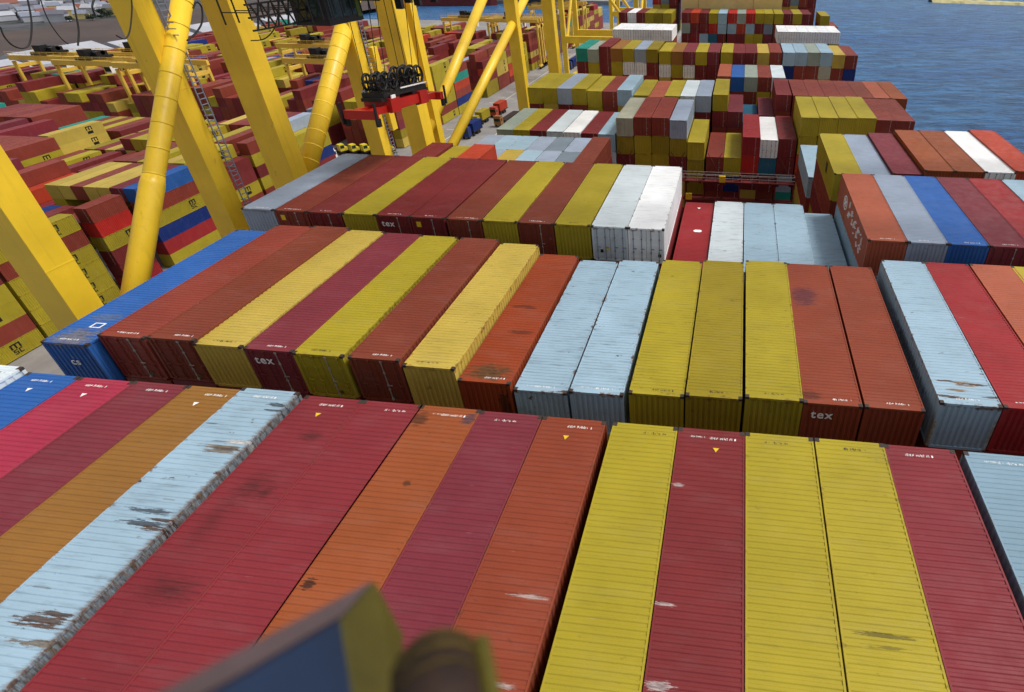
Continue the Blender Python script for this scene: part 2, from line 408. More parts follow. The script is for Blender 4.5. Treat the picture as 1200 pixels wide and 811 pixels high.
M['smudged_orange'] = paint('smudged_orange_paint', pal('orange'), [(-.95,11.5,H,.45,.5,1,DARK,.6),(.95,11.7,H,.35,.35,1,(.06,.06,.10),.7),(-.9,5.0,H,.25,.25,1,DARK,.8),(.1,8.6,H,.18,.18,1,DARK,.6)])
M['dusty_rust'] = paint('dusty_rust_paint', pal('rust'), [(-.5,8.6,H,.9,1.3,1,(.10,.03,.05),.7),(-.9,.5,H,.6,.4,1,DARK,.5)])
M['burnt'] = paint('rusted_burnt_orange_paint', pal('rustorange'), [(0,.7,H,1.3,.7,.8,(.13,.07,.03),.9),(.4,3.9,H,.9,.2,1,DARK,.5),(-.2,6.2,H,.9,.2,1,DARK,.5),(.8,.1,1.2,.4,.5,1.1,DARK,.7)])
M['faded_blue'] = paint('faded_blue_paint', pal('blue'), [(0,.5,H,1.3,.9,.5,(.22,.2,.2),.8),(0,2.2,H,1.0,.4,1,(.16,.2,.26),.6)])

r0 = [(-28.95,'offwhite',{}),(-26.45,'blue',{}),(-23.96,'pink',{}),(-21.5,'plum',{}),(-19.07,'tan',{}),(-16.6,'lightblue',dict(mat=M['worn_blue'],hz=1)),(-13.95,'crimson',dict(mat=M['scorched'])),
      (-11.5,'crimson',{}),(-9.1,'orange',dict(mat=M['smudged_orange'])),(-6.63,'plum',{}),(-4.17,'rust',dict(mat=M['scraped_rust'])),(-1.43,'yellow',{}),(1.05,'maroon',dict(mat=M['scraped_red'])),
      (3.52,'yellow',{}),(5.99,'yellow',dict(mat=M['scratched'])),(8.46,'crimson',{}),(11.17,'paleblue',{})]
for i, (x, c, kw) in enumerate(r0):
    o = ship('R0', x, {0: .3, 5: .16}.get(i, 0), c, hi=True, code='far', wear=.28, **kw)
    if c in ('pink', 'blue') or x in (-13.95, -4.17, 1.05, -19.07):
        put('warning_triangle', ME['tri'], M['mark_yellow'] if x in (-13.95, -4.17, 1.05) else M['lettering'], o, (-.1 if x < 0 else .2, L40-.95, H-.010)).scale = (.7, .7, 1)

r1 = [(-29.65,-.70,'blue','end',dict(mat=M['faded_blue'],y=2.75)),(-27.0,-.44,'redbrown','door',{}),(-24.4,-.36,'brown','door',{}),(-22.05,-.5,'paleyellow','end',{}),(-19.55,-.58,'plum','door',{}),(-17.1,-.62,'yellow','door',{}),
      (-14.45,-.64,'brown','door',{}),(-11.9,-.89,'paleyellow','end',dict(wear=.6)),(-9.4,-1.52,'rustorange','end',dict(mat=M['burnt'])),(-6.8,-1.77,'lightblue','end',dict(wear=.95)),(-4.22,-1.63,'lightblue','end',dict(wear=1.0)),
      (-1.52,-1.45,'yellow','end',dict(wear=.55)),(1.01,-1.29,'olive','end',dict(wear=.5)),(3.56,-1.17,'yellow','end',dict(wear=.5)),(6.04,-1.21,'rust','end',dict(mat=M['dusty_rust'])),(8.58,-1.21,'rust','end',{}),
      (11.46,-.63,'lightblue','end',dict(mat=M['worn_blue2'])),(13.95,-.62,'red','end',{}),(16.45,-.59,'salmon','end',{})]
for x, z, c, f, kw in r1:
    o = ship('R1', x, z, c, front=f, hi=True, code='near', **kw)
    if c == 'plum' or x == 6.04:
        put('lettering', text_mesh('tex', .62), M['lettering'], o, (-.4, -.03, H-.62), (R(90), 0, 0))
    if c == 'blue':
        put('lettering', text_mesh('cs', .55), M['lettering'], o, (0, -.03, 1.5), (R(90), 0, 0))
        mk = MB()
        for a, b2, c2, d in ((-.3,.3,-.2,-.14),(-.3,.3,.14,.2),(-.3,-.22,-.14,.14),(.22,.3,-.14,.14)): mk.box(a, b2, c2, d, 0, .004)
        put('square_mark', mk, M['lettering'], o, (.2, 1.5, H-.008))
    if f == 'door' and c != 'plum': put('hazard_sticker', ME['sticker'], M['endyellow'], o, (.5, .0, .4)).scale = (.5, 1, .5)
r2 = [(-32.2,'steel','end'),(-29.65,'redbrown','door'),(-27.1,'maroon','door'),(-24.55,'yellow','end'),(-22.05,'maroon','door'),(-19.5,'maroon','door'),(-16.9,'brown','door'),(-14.35,'yellow','end'),
      (-11.82,'brown','door'),(-9.28,'yellow','end'),(-6.75,'offwhite','door'),(-4.25,'white','door'),(11.29,'salmon','end'),(13.77,'steel','end'),(16.24,'blue','end'),(18.72,'plum','door'),(21.2,'red','end'),(23.7,'lightblue','end')]
for x, c, f in r2:
    o = ship('R2', x, -.78, c, front=f, hi=True, code=None if c in ('white', 'offwhite') else 'near', wear=.55 if c in ('white', 'offwhite') else .32)
    if x == -22.05: put('lettering', text_mesh('tex', .62), M['lettering'], o, (-.45, -.03, H-.62), (R(90), 0, 0))
    if x in (-29.65, -19.5): put('hazard_sticker', ME['sticker'], M['mark_yellow'], o, (-.7, -.0, H-.55))
    if c in ('white', 'offwhite'):
        for sx, sz, mm in (((-.6,.75,'black_mark'),(-.2,.95,'mark_yellow')) if c == 'offwhite' else ((.9,.6,'black_mark'),)):
            s_ = put('hazard_sticker', ME['sticker'], M[mm], o, (sx, .015, sz)); s_.scale = (.6, 1, .6)
    if c == 'salmon':   # white lettering running along the side that faces the gap
        gs = MB(); gr = random.Random(11)
        for ch in range(5):
            yc = 6.9-ch*1.25
            for q_ in range(6):
                a_ = (0, yc+gr.uniform(-.42,.42), 1.45+gr.uniform(-.5,.5)); dy_, dz_ = gr.choice(((.5,0),(0,.6),(.35,.35),(.35,-.35),(.3,0)))
                gs.bar(a_, (0, a_[1]-dy_*.8, a_[2]+dz_*.8), .11, .03)
        put('lettering', gs, M['lettering'], o, (-W/2-.012, 0, 0))
        rg = MB()
        for k in range(20):
            a0, a1 = 2*math.pi*k/20, 2*math.pi*(k+1)/20
            rg.bar((0, math.cos(a0)*.62, math.sin(a0)*.5), (0, math.cos(a1)*.62, math.sin(a1)*.5), .05, .07)
        rg.bar((0,-.3,-.2),(0,.3,.25), .05, .12); rg.bar((0,-.3,.2),(0,.3,-.2), .05, .12)
        put('emblem', rg, M['lettering'], o, (-W/2-.01, 8.6, 1.5))
ship('R2', 11.29, -.78-H, 'lightblue', 1, hi=True, wear=.8)
for x, z, c in [(-1.45,-3.96,'red'),(1.05,-3.72,'offwhite'),(3.6,-3.74,'lightblue'),(6.05,-3.71,'lightblue'),(8.6,-4.45,'lightblue')]:
    o = ship('R2', x, z, c, 2, hi=True, wear=.95 if c != 'red' else .3)
    if c == 'red':
        rd = MB(); rd.tube([(0,0,0),(0,0,.004)], .22, 14); put('round_sticker', rd, M['lettering'], o, (.1, 6.6, H-.011)); put('round_sticker', rd, M['lettering'], o, (.32, 6.6, H-.012))
        put('warning_triangle', ME['tri'], M['lettering'], o, (0, 11.0, H-.01))
for x, z, c, f in [(-32.2,-4.4,'maroon','door'),(-29.7,-4.7,'yellow','end'),(-27.15,-4.4,'ored','end'),(11.3,-1.9,'yellow','end'),(13.75,-1.92,'steel','end'),(16.23,-1.66,'plum','end'),(18.8,-1.28,'orange','end'),(21.25,-1.24,'orange','end'),
                  (23.73,-1.22,'white','door'),(26.15,-1.05,'ored','end')]:
    o = ship('R3', x, z, c, front=f, hi=True, wear=.3)
    if c == 'plum': put('lettering', text_mesh('tex', .62), M['lettering'], o, (-.45, -.03, H-.62), (R(90), 0, 0))
    if x == 11.3:
        put('dark_mark', stk.mesh('dark_mark'), M['rustdark'], o, (-W/2-.004, 4.6, 1.55), (0, 0, R(-90))).scale = (2.6, 1, 2.6)
ship('R3', 11.3, -1.9-H, 'redbrown', 1); ship('R3', 11.3, -1.9-2*H, 'maroon', 2)
# low row with two half-length boxes to a bay
for i, c in enumerate(['steel','lightblue','lightblue','steel','grey','steel']): ship('RX', CX[i], -7.9, c, 0, y=54.6, L=L20, wear=.4)
for i, c in enumerate(['ored','steel','paleyellow','lightblue','steel','grey']): ship('RX', CX[i], -7.9, c, 1, L=L20, wear=.4)
ship('RX', CX[6], -7.7, 'brown'); ship('RX', CX[6], -7.7-H, 'maroon', 1)
ship('RX', 11.2, -7.83, 'lightblue', wear=.7); ship('RX', 11.2, -7.83-H, 'redbrown', 1)

def column(row, x, z, cols, **kw):
    for k, c in enumerate(cols):
        f = 'end' if c in ('yellow','paleyellow','lightblue','steel','grey','greygreen','blue','navy','tan','teal','orange','olive','petrol') else 'door'
        ship(row, x, z-k*(H+.012), c, k, front=f, wear=kw.get('wear', .32))
r4 = [(0,-7.96,['greygreen','grey']),(1,-7.94,['yellow','yellow']),(2,-7.96,['maroon']),(3,-8.01,['offwhite']),(4,-8.05,['white']),(5,-8.11,['maroon']),(6,-8.17,['lightblue','offwhite']),
      (7,-5.8,['beige','olive','maroon']),(8,-5.62,['redbrown','yellow','yellow']),(9,-5.6,['redbrown','olive','yellow']),(10,-5.87,['steel','olive','maroon']),(11,-8.88,['yellow','olive','olive']),
      (12,-10.91,['redbrown','maroon','redbrown']),(13,-10.9,['yellow','navy','maroon']),(14,-7.88,['red','brightred','maroon']),(15,-8.19,['white','petrol','maroon']),(16,-7.99,['maroon','maroon','steel']),
      (17,-4.95,['yellow','yellow']),(18,-4.91,['yellow']),(19,-4.85,['yellow']),(20,-4.79,['yellow']),(21,-5.0,['redbrown']),(22,-5.03,['redbrown'])]
for i, z, cs in r4: column('R4', CX[i], z, cs, wear=.9 if cs[0] == 'beige' else .3)
r5 = [(0,-5.28,['yellow','maroon']),(1,-5.28,['yellow']),(2,-5.27,['steel','maroon']),(3,-5.25,['yellow']),(4,-5.56,['yellow','yellow']),(5,-5.56,['redbrown']),(6,-5.26,['lightblue']),(7,-6.04,['yellow']),
      (8,-6.2,['salmon']),(9,-6.01,['yellow']),(10,-5.95,['offwhite']),(11,-5.88,['steel','maroon']),(12,-5.61,['yellow','maroon']),(13,-8.22,['plum']),(14,-9.93,['petrol']),(15,-8.63,['plum']),(16,-5.36,['maroon']),
      (17,-5.42,['redbrown']),(18,-5.43,['redbrown']),(19,-5.45,['redbrown']),(20,-5.46,['redbrown']),(21,-5.47,['brown']),(22,-5.47,['salmon']),(23,-5.49,['orange','rust'])]
for i, z, cs in r5: column('R5', CX[i], z, cs)
for i, z, cs in [(12,-5.93,['salmon']),(13,-6.04,['blue']),(14,-6.0,['greygreen','redbrown']),(15,-5.96,['redbrown']),(16,-5.95,['offwhite'])]: column('R6', CX[i], z, cs)
r7 = [(0,-4.03,['teal','maroon']),(1,-4.18,['greygreen','yellow']),(2,-3.58,['maroon','maroon']),(3,-3.92,['tan','yellow']),(4,-3.93,['yellow','reefer']),(5,-3.98,['steel','reefer']),(6,-3.96,['olive','maroon']),(7,-4.27,['yellow','reefer']),
      (8,-4.29,['tan','yellow']),(9,-4.3,['plum','reefer']),(10,-4.28,['yellow','maroon']),(11,-4.26,['plum','maroon']),(12,-4.24,['yellow']),(13,-4.31,['maroon']),(14,-4.27,['maroon']),(15,-4.22,['paleyellow']),(16,-4.07,['redbrown']),
      (17,-4.05,['lightblue','navy']),(18,-4.01,['lightblue','redbrown']),(19,-3.97,['greygreen','redbrown']),(20,-3.96,['lightblue','beige']),(21,-4.32,['paleyellow','redbrown']),(22,-4.39,['redbrown','navy'])]
for i, z, cs in r7: column('R7', CX[i], z, cs)
for i in list(range(1, 7)) + list(range(17, 23)): column('R8', CX[i], -3.55 if i < 9 else -3.5, ['reefer'])
r9 = [(0,-1.93,['maroon']),(1,-1.92,['reefer']),(2,-1.9,['maroon']),(3,-1.93,['yellow']),(4,-1.93,['olive']),(5,-1.93,['yellow']),(7,-1.77,['maroon','greygreen','maroon']),(8,-1.75,['ored','maroon','red']),(9,-1.8,['maroon','maroon','lightblue']),
      (10,-1.83,['yellow','brightred','petrol']),(11,-1.81,['lightblue','lightblue','maroon']),(12,-1.77,['brightred','lightblue']),(13,-1.8,['greygreen','ored']),(14,-1.73,['brightred','lightblue']),(15,-1.7,['yellow','maroon']),(16,-1.73,['yellow','grey']),
      (17,-1.76,['yellow']),(18,-1.74,['maroon']),(19,-1.72,['yellow']),(20,-1.76,['maroon']),(22,-2.13,['yellow']),(23,-4.89,['redbrown'])]
for i, z, cs in r9: column('R9', CX[i], z, cs)
for i, z, cs in [(3,1.4,['brightred']),(4,1.6,['grey']),(5,1.3,['maroon']),(18,1.2,['maroon']),(19,1.5,['grey']),(20,1.2,['redbrown']),(21,.8,['maroon'])]: column('R10', CX[i], z, cs)

# ------------------------------------------------------------------ labels of the ship's containers
def cname(c): return PAL[c][1]
def ordn(n): return f"{n}{'th' if 10 <= n % 100 <= 20 else {1:'st',2:'nd',3:'rd'}.get(n % 10, 'th')}"
ORD = ['first','second','third','fourth','fifth','sixth','seventh','eighth','ninth','tenth','eleventh','twelfth','thirteenth','fourteenth','fifteenth','sixteenth','seventeenth','eighteenth','nineteenth','twentieth','twenty-first','twenty-second','twenty-third','twenty-fourth','twenty-fifth']
for row in YR:
    top = sorted([s for s in SHIP if s['row'] == row and s['tier'] == 0], key=lambda s: s['x'])
    for k, s in enumerate(top):
        s['rank'] = k
        l = cname(top[k-1]['color']) if k else 'the open quay side'; r = cname(top[k+1]['color']) if k+1 < len(top) else 'the seaward side'
        s['full'] = f"{cname(s['color'])} container on top of the {ROWNAME[row]} between {l} and {r}"
        s['o']['group'] = 'containers stacked on the ship'
    from collections import Counter
    cnt = Counter(s['full'] for s in top)
    for s in top:
        if cnt[s['full']] > 1 or len(s['full'].split()) > 16:
            same = [q for q in top if q['color'] == s['color']]
            i = same.index(s)
            s['o']['label'] = (f"{cname(s['color'])} container on top of the {ROWNAME[row]}, {ORD[s['rank']]} from the left" if len(same) > 1 else f"the only {cname(s['color'])} container on top of the {ROWNAME[row]}")
        else: s['o']['label'] = s['full']
    for s in [s for s in SHIP if s['row'] == row and s['tier'] > 0]:
        s['o']['group'] = 'containers stacked on the ship'
        tp = min(top, key=lambda q: abs(q['x']-s['x'])) if top else s
        if row == 'R2' and s['tier'] == 2: s['o']['label'] = f"{cname(s['color'])} container sunk in the gap of the third row, {ORD[round((s['x']+1.45)/2.5)]} from the left"
        elif row == 'R2': s['o']['label'] = 'battered light blue container under the salmon one beside the gap'
        elif row == 'RX' and s['tier'] == 1 and s['x'] < -17.5: s['o']['label'] = f"half-length {cname(s['color'])} container, nearer half of low fifth row, {ORD[CX.index(s['x'])]} from left"
        else: s['o']['label'] = f"{cname(s['color'])} container {'one' if s['tier'] == 1 else 'two'} below the top, {ROWNAME[row]}, {ORD[tp['rank']]} stack from left"
for s in SHIP:
    if s['row'] == 'RX' and s['tier'] == 0 and s['x'] < -17.5:
        s['o']['label'] = f"half-length {cname(s['color'])} container, farther half of low fifth row, {ORD[CX.index(s['x'])]} from left"

# ------------------------------------------------------------------ the ship itself
shipo = thing('container_ship', 'huge container ship loaded row behind row, with dark red lashing bridges and cream superstructure', 'ship', (-3, 60, ZW))
def sp(name, mb, mat, parent=shipo):
    o = put(name, mb, mat, parent)
    if parent == shipo: o.location = (3, -60, -ZW)
    return o
hb = MB()
prof = [(-60,30.9),(150,30.9),(200,29),(240,22),(275,9),(292,.5)]
vs = []
for y, w in prof: vs += [(-3-w*.98, y, ZW-1.5), (-3-w, y, -22.0), (-3+w, y, -22.0), (-3+w*.98, y, ZW-1.5)]
fs = []
for i in range(len(prof)-1):
    a, c = i*4, i*4+4
    fs += [(a, c, c+1, a+1), (a+1, c+1, c+2, a+2), (a+2, c+2, c+3, a+3)]
fs += [(0,1,2,3)]
hb.add(vs, fs); sp('hull', hb, [M['hull']])
dk = MB(); dk.box(-33.5, 27.5, -59, 148, -21.99, -21.8); sp('deck', dk, [M['shipred']])
# lashing bridge with walkway, posts, cross rods
def lashing_bridge(y, x0, x1, z0, z1, name='lashing_bridge'):
    b = MB(); post = [(CX[i]+CX[i+1])/2 for i in range(23) if x0 <= (CX[i]+CX[i+1])/2 <= x1]
    for x in post:
        b.box(x-.12, x+.12, y-.15, y+.15, z0, z1+1.05)
    for z in (z1, z1-2.75):
        b.box(x0, x1, y-.5, y+.5, z-.14, z)
        for x in post[:-1]: b.box(x+.1, x+.5, y-.2, y+.2, z-.55, z-.13); b.box(x+1.9, x+2.3, y-.2, y+.2, z-.5, z-.13)
    o = sp(name, b, [M['shipred']])
    rl = MB()
    for z in (z1+.5, z1+1.02): rl.tube([(x0, y-.5, z), (x1, y-.5, z)], .035, 6); rl.tube([(x0, y+.5, z), (x1, y+.5, z)], .035, 6)
    for k in range(int((x1-x0)/1.25)): rl.tube([(x0+k*1.25, y-.5, z1), (x0+k*1.25, y-.5, z1+1.02)], .025, 5)
    sp('handrail', rl, [M['bar']], o)
    return o
lb = lashing_bridge(61.9, -6.2, 9.95, -20.5, -13.75)
for x in (CX[12], CX[16], CX[10], CX[7]):
    rd = MB(); z = -13.7
    rd.tube([(x-1.0, 63.3, z), (x+1.0, 63.45, z+3.4)], .05, 6); rd.tube([(x+1.0, 63.25, z), (x-1.0, 63.4, z+3.4)], .05, 6)
    sp('lashing_rods', rd, [M['shipred']], lb)
bx = MB(); bx.box(-.45, .45, -.2, .2, 0, .9)
for x, z in ((-.2, -13.7), (-4.9, -16.5)):
    q = sp('control_box', bx.mesh('control_box'), [M['mark_yellow']], lb); q.location = (x, 61.2, z)
lashing_bridge(31.9, -5.3, 9.9, -20.5, -9.6); lashing_bridge(93.2, -15.5, 9.9, -20.5, -13.0)
# cream superstructure behind the far row
su = MB(); su.box(-16.9, 12.6, 171.6, 184, -21.8, 14)
for k in range(1): pass
suo = sp('superstructure', su, [M['island']])
se = MB(); se.box(-12.0, -11.93, 171.56, 171.6, -15, 14); se.box(4.2, 4.27, 171.56, 171.6, -15, 14)
for z in (-6.5, 1.2, 4.3, 7.4): se.box(-16.9, 12.6, 171.55, 171.6, z, z+.1)
sp('plate_seam', se, [M['rustdark']], suo)
wn = MB()
for z in (2.4, 5.5):
    for k in range(12): wn.box(-15.6+k*2.35, -14.5+k*2.35, 171.54, 171.6, z, z+1.1)
sp('window', wn, [M['glass']], suo)['kind'] = 'stuff'

# ------------------------------------------------------------------ quay, water, land
sea = MB(); sea.box(-4000, 4000, -900, 6000, ZW-1, ZW, skip='bsenw'); struct(put('sea', sea, [M['water']]))
q = MB(); q.box(-330, -37.2, -160, 440, ZW-3, ZQ); struct(put('quay_ground', q, [M['quay']]))
ln = MB()
for x in (-44.5, -52, -59.5, -67, -74.5, -88): ln.box(x-.12, x+.12, -60, 430, ZQ+.004, ZQ+.006)
for k in range(40): ln.box(-92.5, -89.5, 60+k*9, 60.3+k*9, ZQ+.004, ZQ+.006)
struct(put('road_markings', ln, [M['line']]))
rl = MB()
for x in (-40.0, -40.3, -70.0, -70.3): rl.box(x-.06, x+.06, -60, 430, ZQ, ZQ+.08)
struct(put('crane_rails', rl, [M['rustdark']]))
# land behind the yard (left, far): terrain sheet rising to a hillside
def land():
    b = MB(); n, m = 46, 46
    def h(x, y):
        d = max(0, (-x-330)/400 + 0.0); e = max(0, (y-650)/900)
        return ZQ - .2 + 26*max(d-.55, 0) + 40*e*(1 if x < -500 else .3) + 1.2*math.sin(x*.013)*math.sin(y*.017)*min(1, max(0, d*3))
    xs = [-330 - 1900*(i/n)**1.5 for i in range(n+1)]; ys = [-300 + 2600*(j/m) for j in range(m+1)]
    vs = [(x, y, h(x, y)) for x in xs for y in ys]
    fs = [(i*(m+1)+j, i*(m+1)+j+1, (i+1)*(m+1)+j+1, (i+1)*(m+1)+j) for i in range(n) for j in range(m)]
    b.add(vs, fs); return b.mesh('fields', True), h
lm, LH = land(); struct(put('fields', lm, [M['field']]))
fq = MB(); fq.box(-330, -120, 612, 700, ZW-2, ZQ); struct(put('far_quay', fq, [M['quay']]))
br = MB(); rr = random.Random(3); n = 60
vs = []
for i in range(n+1):
    t_ = i/n; x = 200+t_*260; y = 684-t_*85
    for k, (dy, z) in enumerate(((-7, ZW-.5), (-3, ZW+2.2), (3, ZW+3), (10, ZW-.5))): vs.append((x+rr.uniform(-1, 1), y+dy+rr.uniform(-1.2, 1.2), z+rr.uniform(-.5, .5)*(k in (1, 2))))
br.add(vs, [(i*4+k, (i+1)*4+k, (i+1)*4+k+1, i*4+k+1) for i in range(n) for k in range(3)])
struct(put('breakwater', br, [M['sand']]))

# ------------------------------------------------------------------ the yard
random.seed(21)
PALW = ['maroon']*12+['redbrown']*11+['brown']*5+['yellow']*12+['paleyellow']*4+['olive']*2+['plum']*2+['red','crimson','ored','steel','navy','maroon','redbrown','teal','maroon','redbrown','yellow']*1
blocks = []       # one yard slot: (block, bay, col, tier) -> colour, geometry
YARD = []
def bay(bk, bi, xr, y, cols, heights, L=L40, colors=None):
    for c in range(cols):
        x = xr - W/2 - c*2.56; run = None
        for t in range(heights[c]):
            if colors and c in colors: k = colors[c][min(len(colors[c])-1, heights[c]-1-t)]
            else:
                if run is None or random.random() < .8: run = random.choice(PALW)
                k = run
            YARD.append(dict(bk=bk, bi=bi, c=c, t=t, x=x, y=y, z=ZQ+.15+(t+1)*(H+.005), k=k, L=L, hs=heights))
def hts(cols, mean, spread=1.0, mx=6):
    base = random.gauss(mean, .5); return [max(1, min(mx, round(random.gauss(base, spread)))) for _ in range(cols)]
for k in range(9):
    xr = -102 - 22.6*k
    for bi, (y, L) in enumerate([(5,L40),(17.8,L40),(30.5,L40),(43.2,L40),(57.4,L20),(66,L40),(79,L40),(92,L40),(105,L40)]):
        cl = None; hs = hts(7, 5.7 if k == 0 else 5.5, .6)
        if k == 0:
            if bi == 2: hs = [6,6,5,6,5,5,4]; cl = {0:['yellow','maroon','yellow','yellow','redbrown','yellow'],1:['redbrown','yellow','maroon']}
            if bi == 3: hs = [6,5,6,5,6,6,5]; cl = {0:['yellow','redbrown','yellow','yellow','yellow','yellow'],1:['redbrown','maroon'],2:['maroon']}
            if bi == 4: hs = [6,5,5,4,5,5,4]; cl = {0:['redbrown','brightred','yellow','maroon','maroon','red'],1:['plum'],2:['redbrown']}
            if bi == 5: hs = [6,6,6,6,6,6,6]; cl = {0:['blue','redbrown','yellow','navy','red','yellow'],1:['plum','maroon'],2:['paleyellow','yellow'],3:['paleyellow'],4:['redbrown'],5:['paleyellow'],6:['paleyellow','yellow','maroon']}
            if bi == 6: hs = [5,6,6,5,6,6,6]; cl = {0:['maroon','maroon','yellow','redbrown','redbrown'],1:['yellow'],2:['paleyellow'],5:['brown']}
            if bi == 7: hs = [6,5,6,6,5,5,6]; cl = {0:['redbrown','yellow','maroon','yellow','redbrown','maroon']}
        if k < 7: bay(f'a{k}', bi, xr, y, 7, hs, L, cl)
for k in range(9):
    xr = -96 - 22.6*k; ys = []; y = 139
    for j in range(23):
        if j in (9, 10): y += 3.5
        ys.append(y); y += 12.75
    for bi, y in enumerate(ys):
        if k > 6 or (k > 0 and y > 292) or y > 405: continue
        if random.random() < (.05 if k < 2 else .1): continue
        hs = hts(7, 5.5 if k < 3 else 5.2, .6); cl = None
        if k == 0 and bi < 5: hs = [max(h, 5) for h in hs]
        if k == 0 and bi == 2: hs[0] = 7; cl = {0:['yellow','yellow','yellow','yellow','yellow','redbrown','yellow']}
        if k == 0 and bi == 1: cl = {0:['redbrown','redbrown','yellow','yellow','redbrown','yellow','yellow']}
        if k == 0 and bi == 3: hs[0] = 6; cl = {0:['redbrown','teal','ored','redbrown','navy','yellow']}
        if k == 0 and bi == 4: hs[0] = 6; cl = {0:['redbrown','brightred','maroon','redbrown','navy','yellow']}
        bay(f'b{k}', bi, xr, y, 7, hs, L40, cl)
# keep only boxes with an open face towards the top, the ship (+x) or the near end (-y)
occ = {(d['bk'], d['bi'], d['c'], d['t']) for d in YARD}
cam_p = Vector((1.219, -14.983, 15.371))
vis = []
for d in YARD:
    b, i, c, t = d['bk'], d['bi'], d['c'], d['t']
    top = (b, i, c, t+1) not in occ; side = c == 0 or (b, i, c-1, t) not in occ; end = (b, i-1, c, t) not in occ or i == 0
    if top or side or end or d['y'] < 140 and end: d['d'] = (Vector((d['x'], d['y'], d['z']))-cam_p).length; vis.append(d)
def in_frame(d):
    p = Vector((d['x'], d['y']+d['L']*.6, d['z']-1.2))-cam_p
    yaw = R(6.54); pit = R(57.7)
    # rotate into camera space
    v = Matrix.Rotation(-pit, 3, 'X') @ (Matrix.Rotation(-yaw, 3, 'Z') @ p)
    if v.z > -1: return False
    px = 786.2+657.2*v.x/-v.z; py = 345-657.2*v.y/-v.z
    return -12 < px < 1200 and -10 < py < 820
def open_view(d):          # not hidden by the ship's own cargo
    p = Vector((d['x'], d['y']+d['L']*.6, d['z']-1.2)); f = (-33.4-cam_p.x)/(p.x-cam_p.x)
    z = cam_p.z+f*(p.z-cam_p.z); y = cam_p.y+f*(p.y-cam_p.y)
    lim = {3.2:-1.2, 18.3:-.8, 33.4:-4.4, 48.5:-7.9, 63.6:-8, 78.4:-5.3}
    for y0, zt in lim.items():
        if y0-1 <= y <= y0+13: return z > zt-.4
    return True
N_YARD = 300 - N_BOX[0] - 8
cand = sorted([d for d in vis if in_frame(d) and open_view(d)], key=lambda d: d['d'])
ind = []
for d in cand:
    if len(ind) >= N_YARD: break
    ind.append(d); d['ind'] = True
BAYW = ['nearest','second','third','fourth','fifth','sixth','seventh','eighth','ninth','tenth']
TIERW = ['lowest tier','second tier up','third tier up','fourth tier up','fifth tier up','sixth tier up','top of seven']
def m_logo():
    a = MB()
    def seg(y0, y1, z0, z1): a.box(-.004, .0, y0, y1, z0, z1)
    # letter m over two small letters, as the black mark reads
    seg(-.55,-.37,.05,.78); seg(-.09,.09,.05,.62); seg(.37,.55,.05,.62); seg(-.37,.55,.62,.78)
    seg(-.50,-.05,-.16,-.05); seg(-.50,-.38,-.33,-.16); seg(-.50,-.05,-.42,-.33); seg(-.17,-.05,-.60,-.42); seg(-.50,-.05,-.70,-.60)
    seg(.08,.50,-.16,-.05); seg(.08,.2,-.60,-.16); seg(.08,.50,-.70,-.60)
    return a
ML = m_logo().mesh('lettering')
for d in ind:
    o = container(d['x'], d['y'], d['z'], d['k'], L=d['L'], front=random.choice(('end', 'door')), wear=.35)
    if d['k'] in ('yellow', 'paleyellow') and (d['c'] == 0 or d['hs'][d['c']-1] <= d['t']):
        put('lettering', ML, M['black_mark'], o, (W/2+.012, d['L']*.72, 1.3)).scale = (1, 1.2, 1.1)
    bn = d['bi']; colw = 'outermost column' if d['c'] == 0 else f"{ORD[d['c']]} column"
    sec = 'near yard block' if d['bk'][0] == 'a' else 'yard block behind truck lane'
    nb = int(d['bk'][1:])
    blk = sec if nb == 0 else f"{ORD[nb]} {sec}" if d['bk'][0] == 'b' else f"{ORD[nb]} yard block further inland"
    o['label'] = f"{cname(d['k'])} container, {TIERW[d['t']]}, {colw}, {BAYW[min(bn, 9)]} bay, {blk}"
    o['group'] = 'containers stacked in the yard'
    d['o'] = o
st = MB()
def sbox(x, y, z, L, k, logo=False):
    c = pal(k, .12); st.box(x-W/2, x+W/2, y, y+L, z-H, z, 0, c, skip='b')
    if logo:
        for (y0, y1, z0, z1) in ((-.55,-.37,.05,.78),(-.09,.09,.05,.62),(.37,.55,.05,.62),(-.37,.55,.62,.78),(-.5,.5,-.6,-.1)):
            yy = y+L*.72; st.box(x+W/2, x+W/2+.012, yy+y0*1.3, yy+y1*1.3, z-1.25+z0*1.2, z-1.25+z1*1.2, 0, (.012,.012,.012), skip='bw')
for d in vis:
    if d.get('ind'): continue
    sbox(d['x'], d['y'], d['z'], d['L'], d['k'], d['k'] in ('yellow', 'paleyellow') and (d['c'] == 0 or d['hs'][d['c']-1] <= d['t']) and random.random() < .85)
# lower tiers of the ship's stacks, only glimpsed between the upper ones
low = {}
for s in SHIP:
    k = (s['row'], round(s['x'], 1)); L = s['o'].children[0].data
    low[k] = min(low.get(k, 99), s['z']-H)
for (row, x), z in low.items():
    n = 0
    y = YR[row]
    while z-.02 > -21 and n < 3:
        sbox(x, y, z-.015, L40, random.choice(PALW)); z -= H+.012; n += 1
for row in ('RX', 'R6', 'R8'):
    for x in CX:
        if row == 'RX' and -16 < x < 10: continue
        if not any(abs(k[1]-x) < 1 and k[0] == row for k in low):
            z = -14.0 if row != 'R8' else -9
            for n in range(2): sbox(x, YR[row], z, L40, random.choice(PALW)); z -= H+.012
for row, xs, z in (('R0', CX[18:], 0), ('R1', CX[20:], -.6), ('R2', CX[23:], -.8)):
    for x in xs:
        for n in range(4): sbox(x, YR[row], z-n*(H+.012), L40, random.choice(PALW))
sto = put('stacked_containers', st, [M['stuff']]); tag(sto, 'mass of further maroon, brown and yellow containers stacked across the distant yard', 'containers'); sto['kind'] = 'stuff'

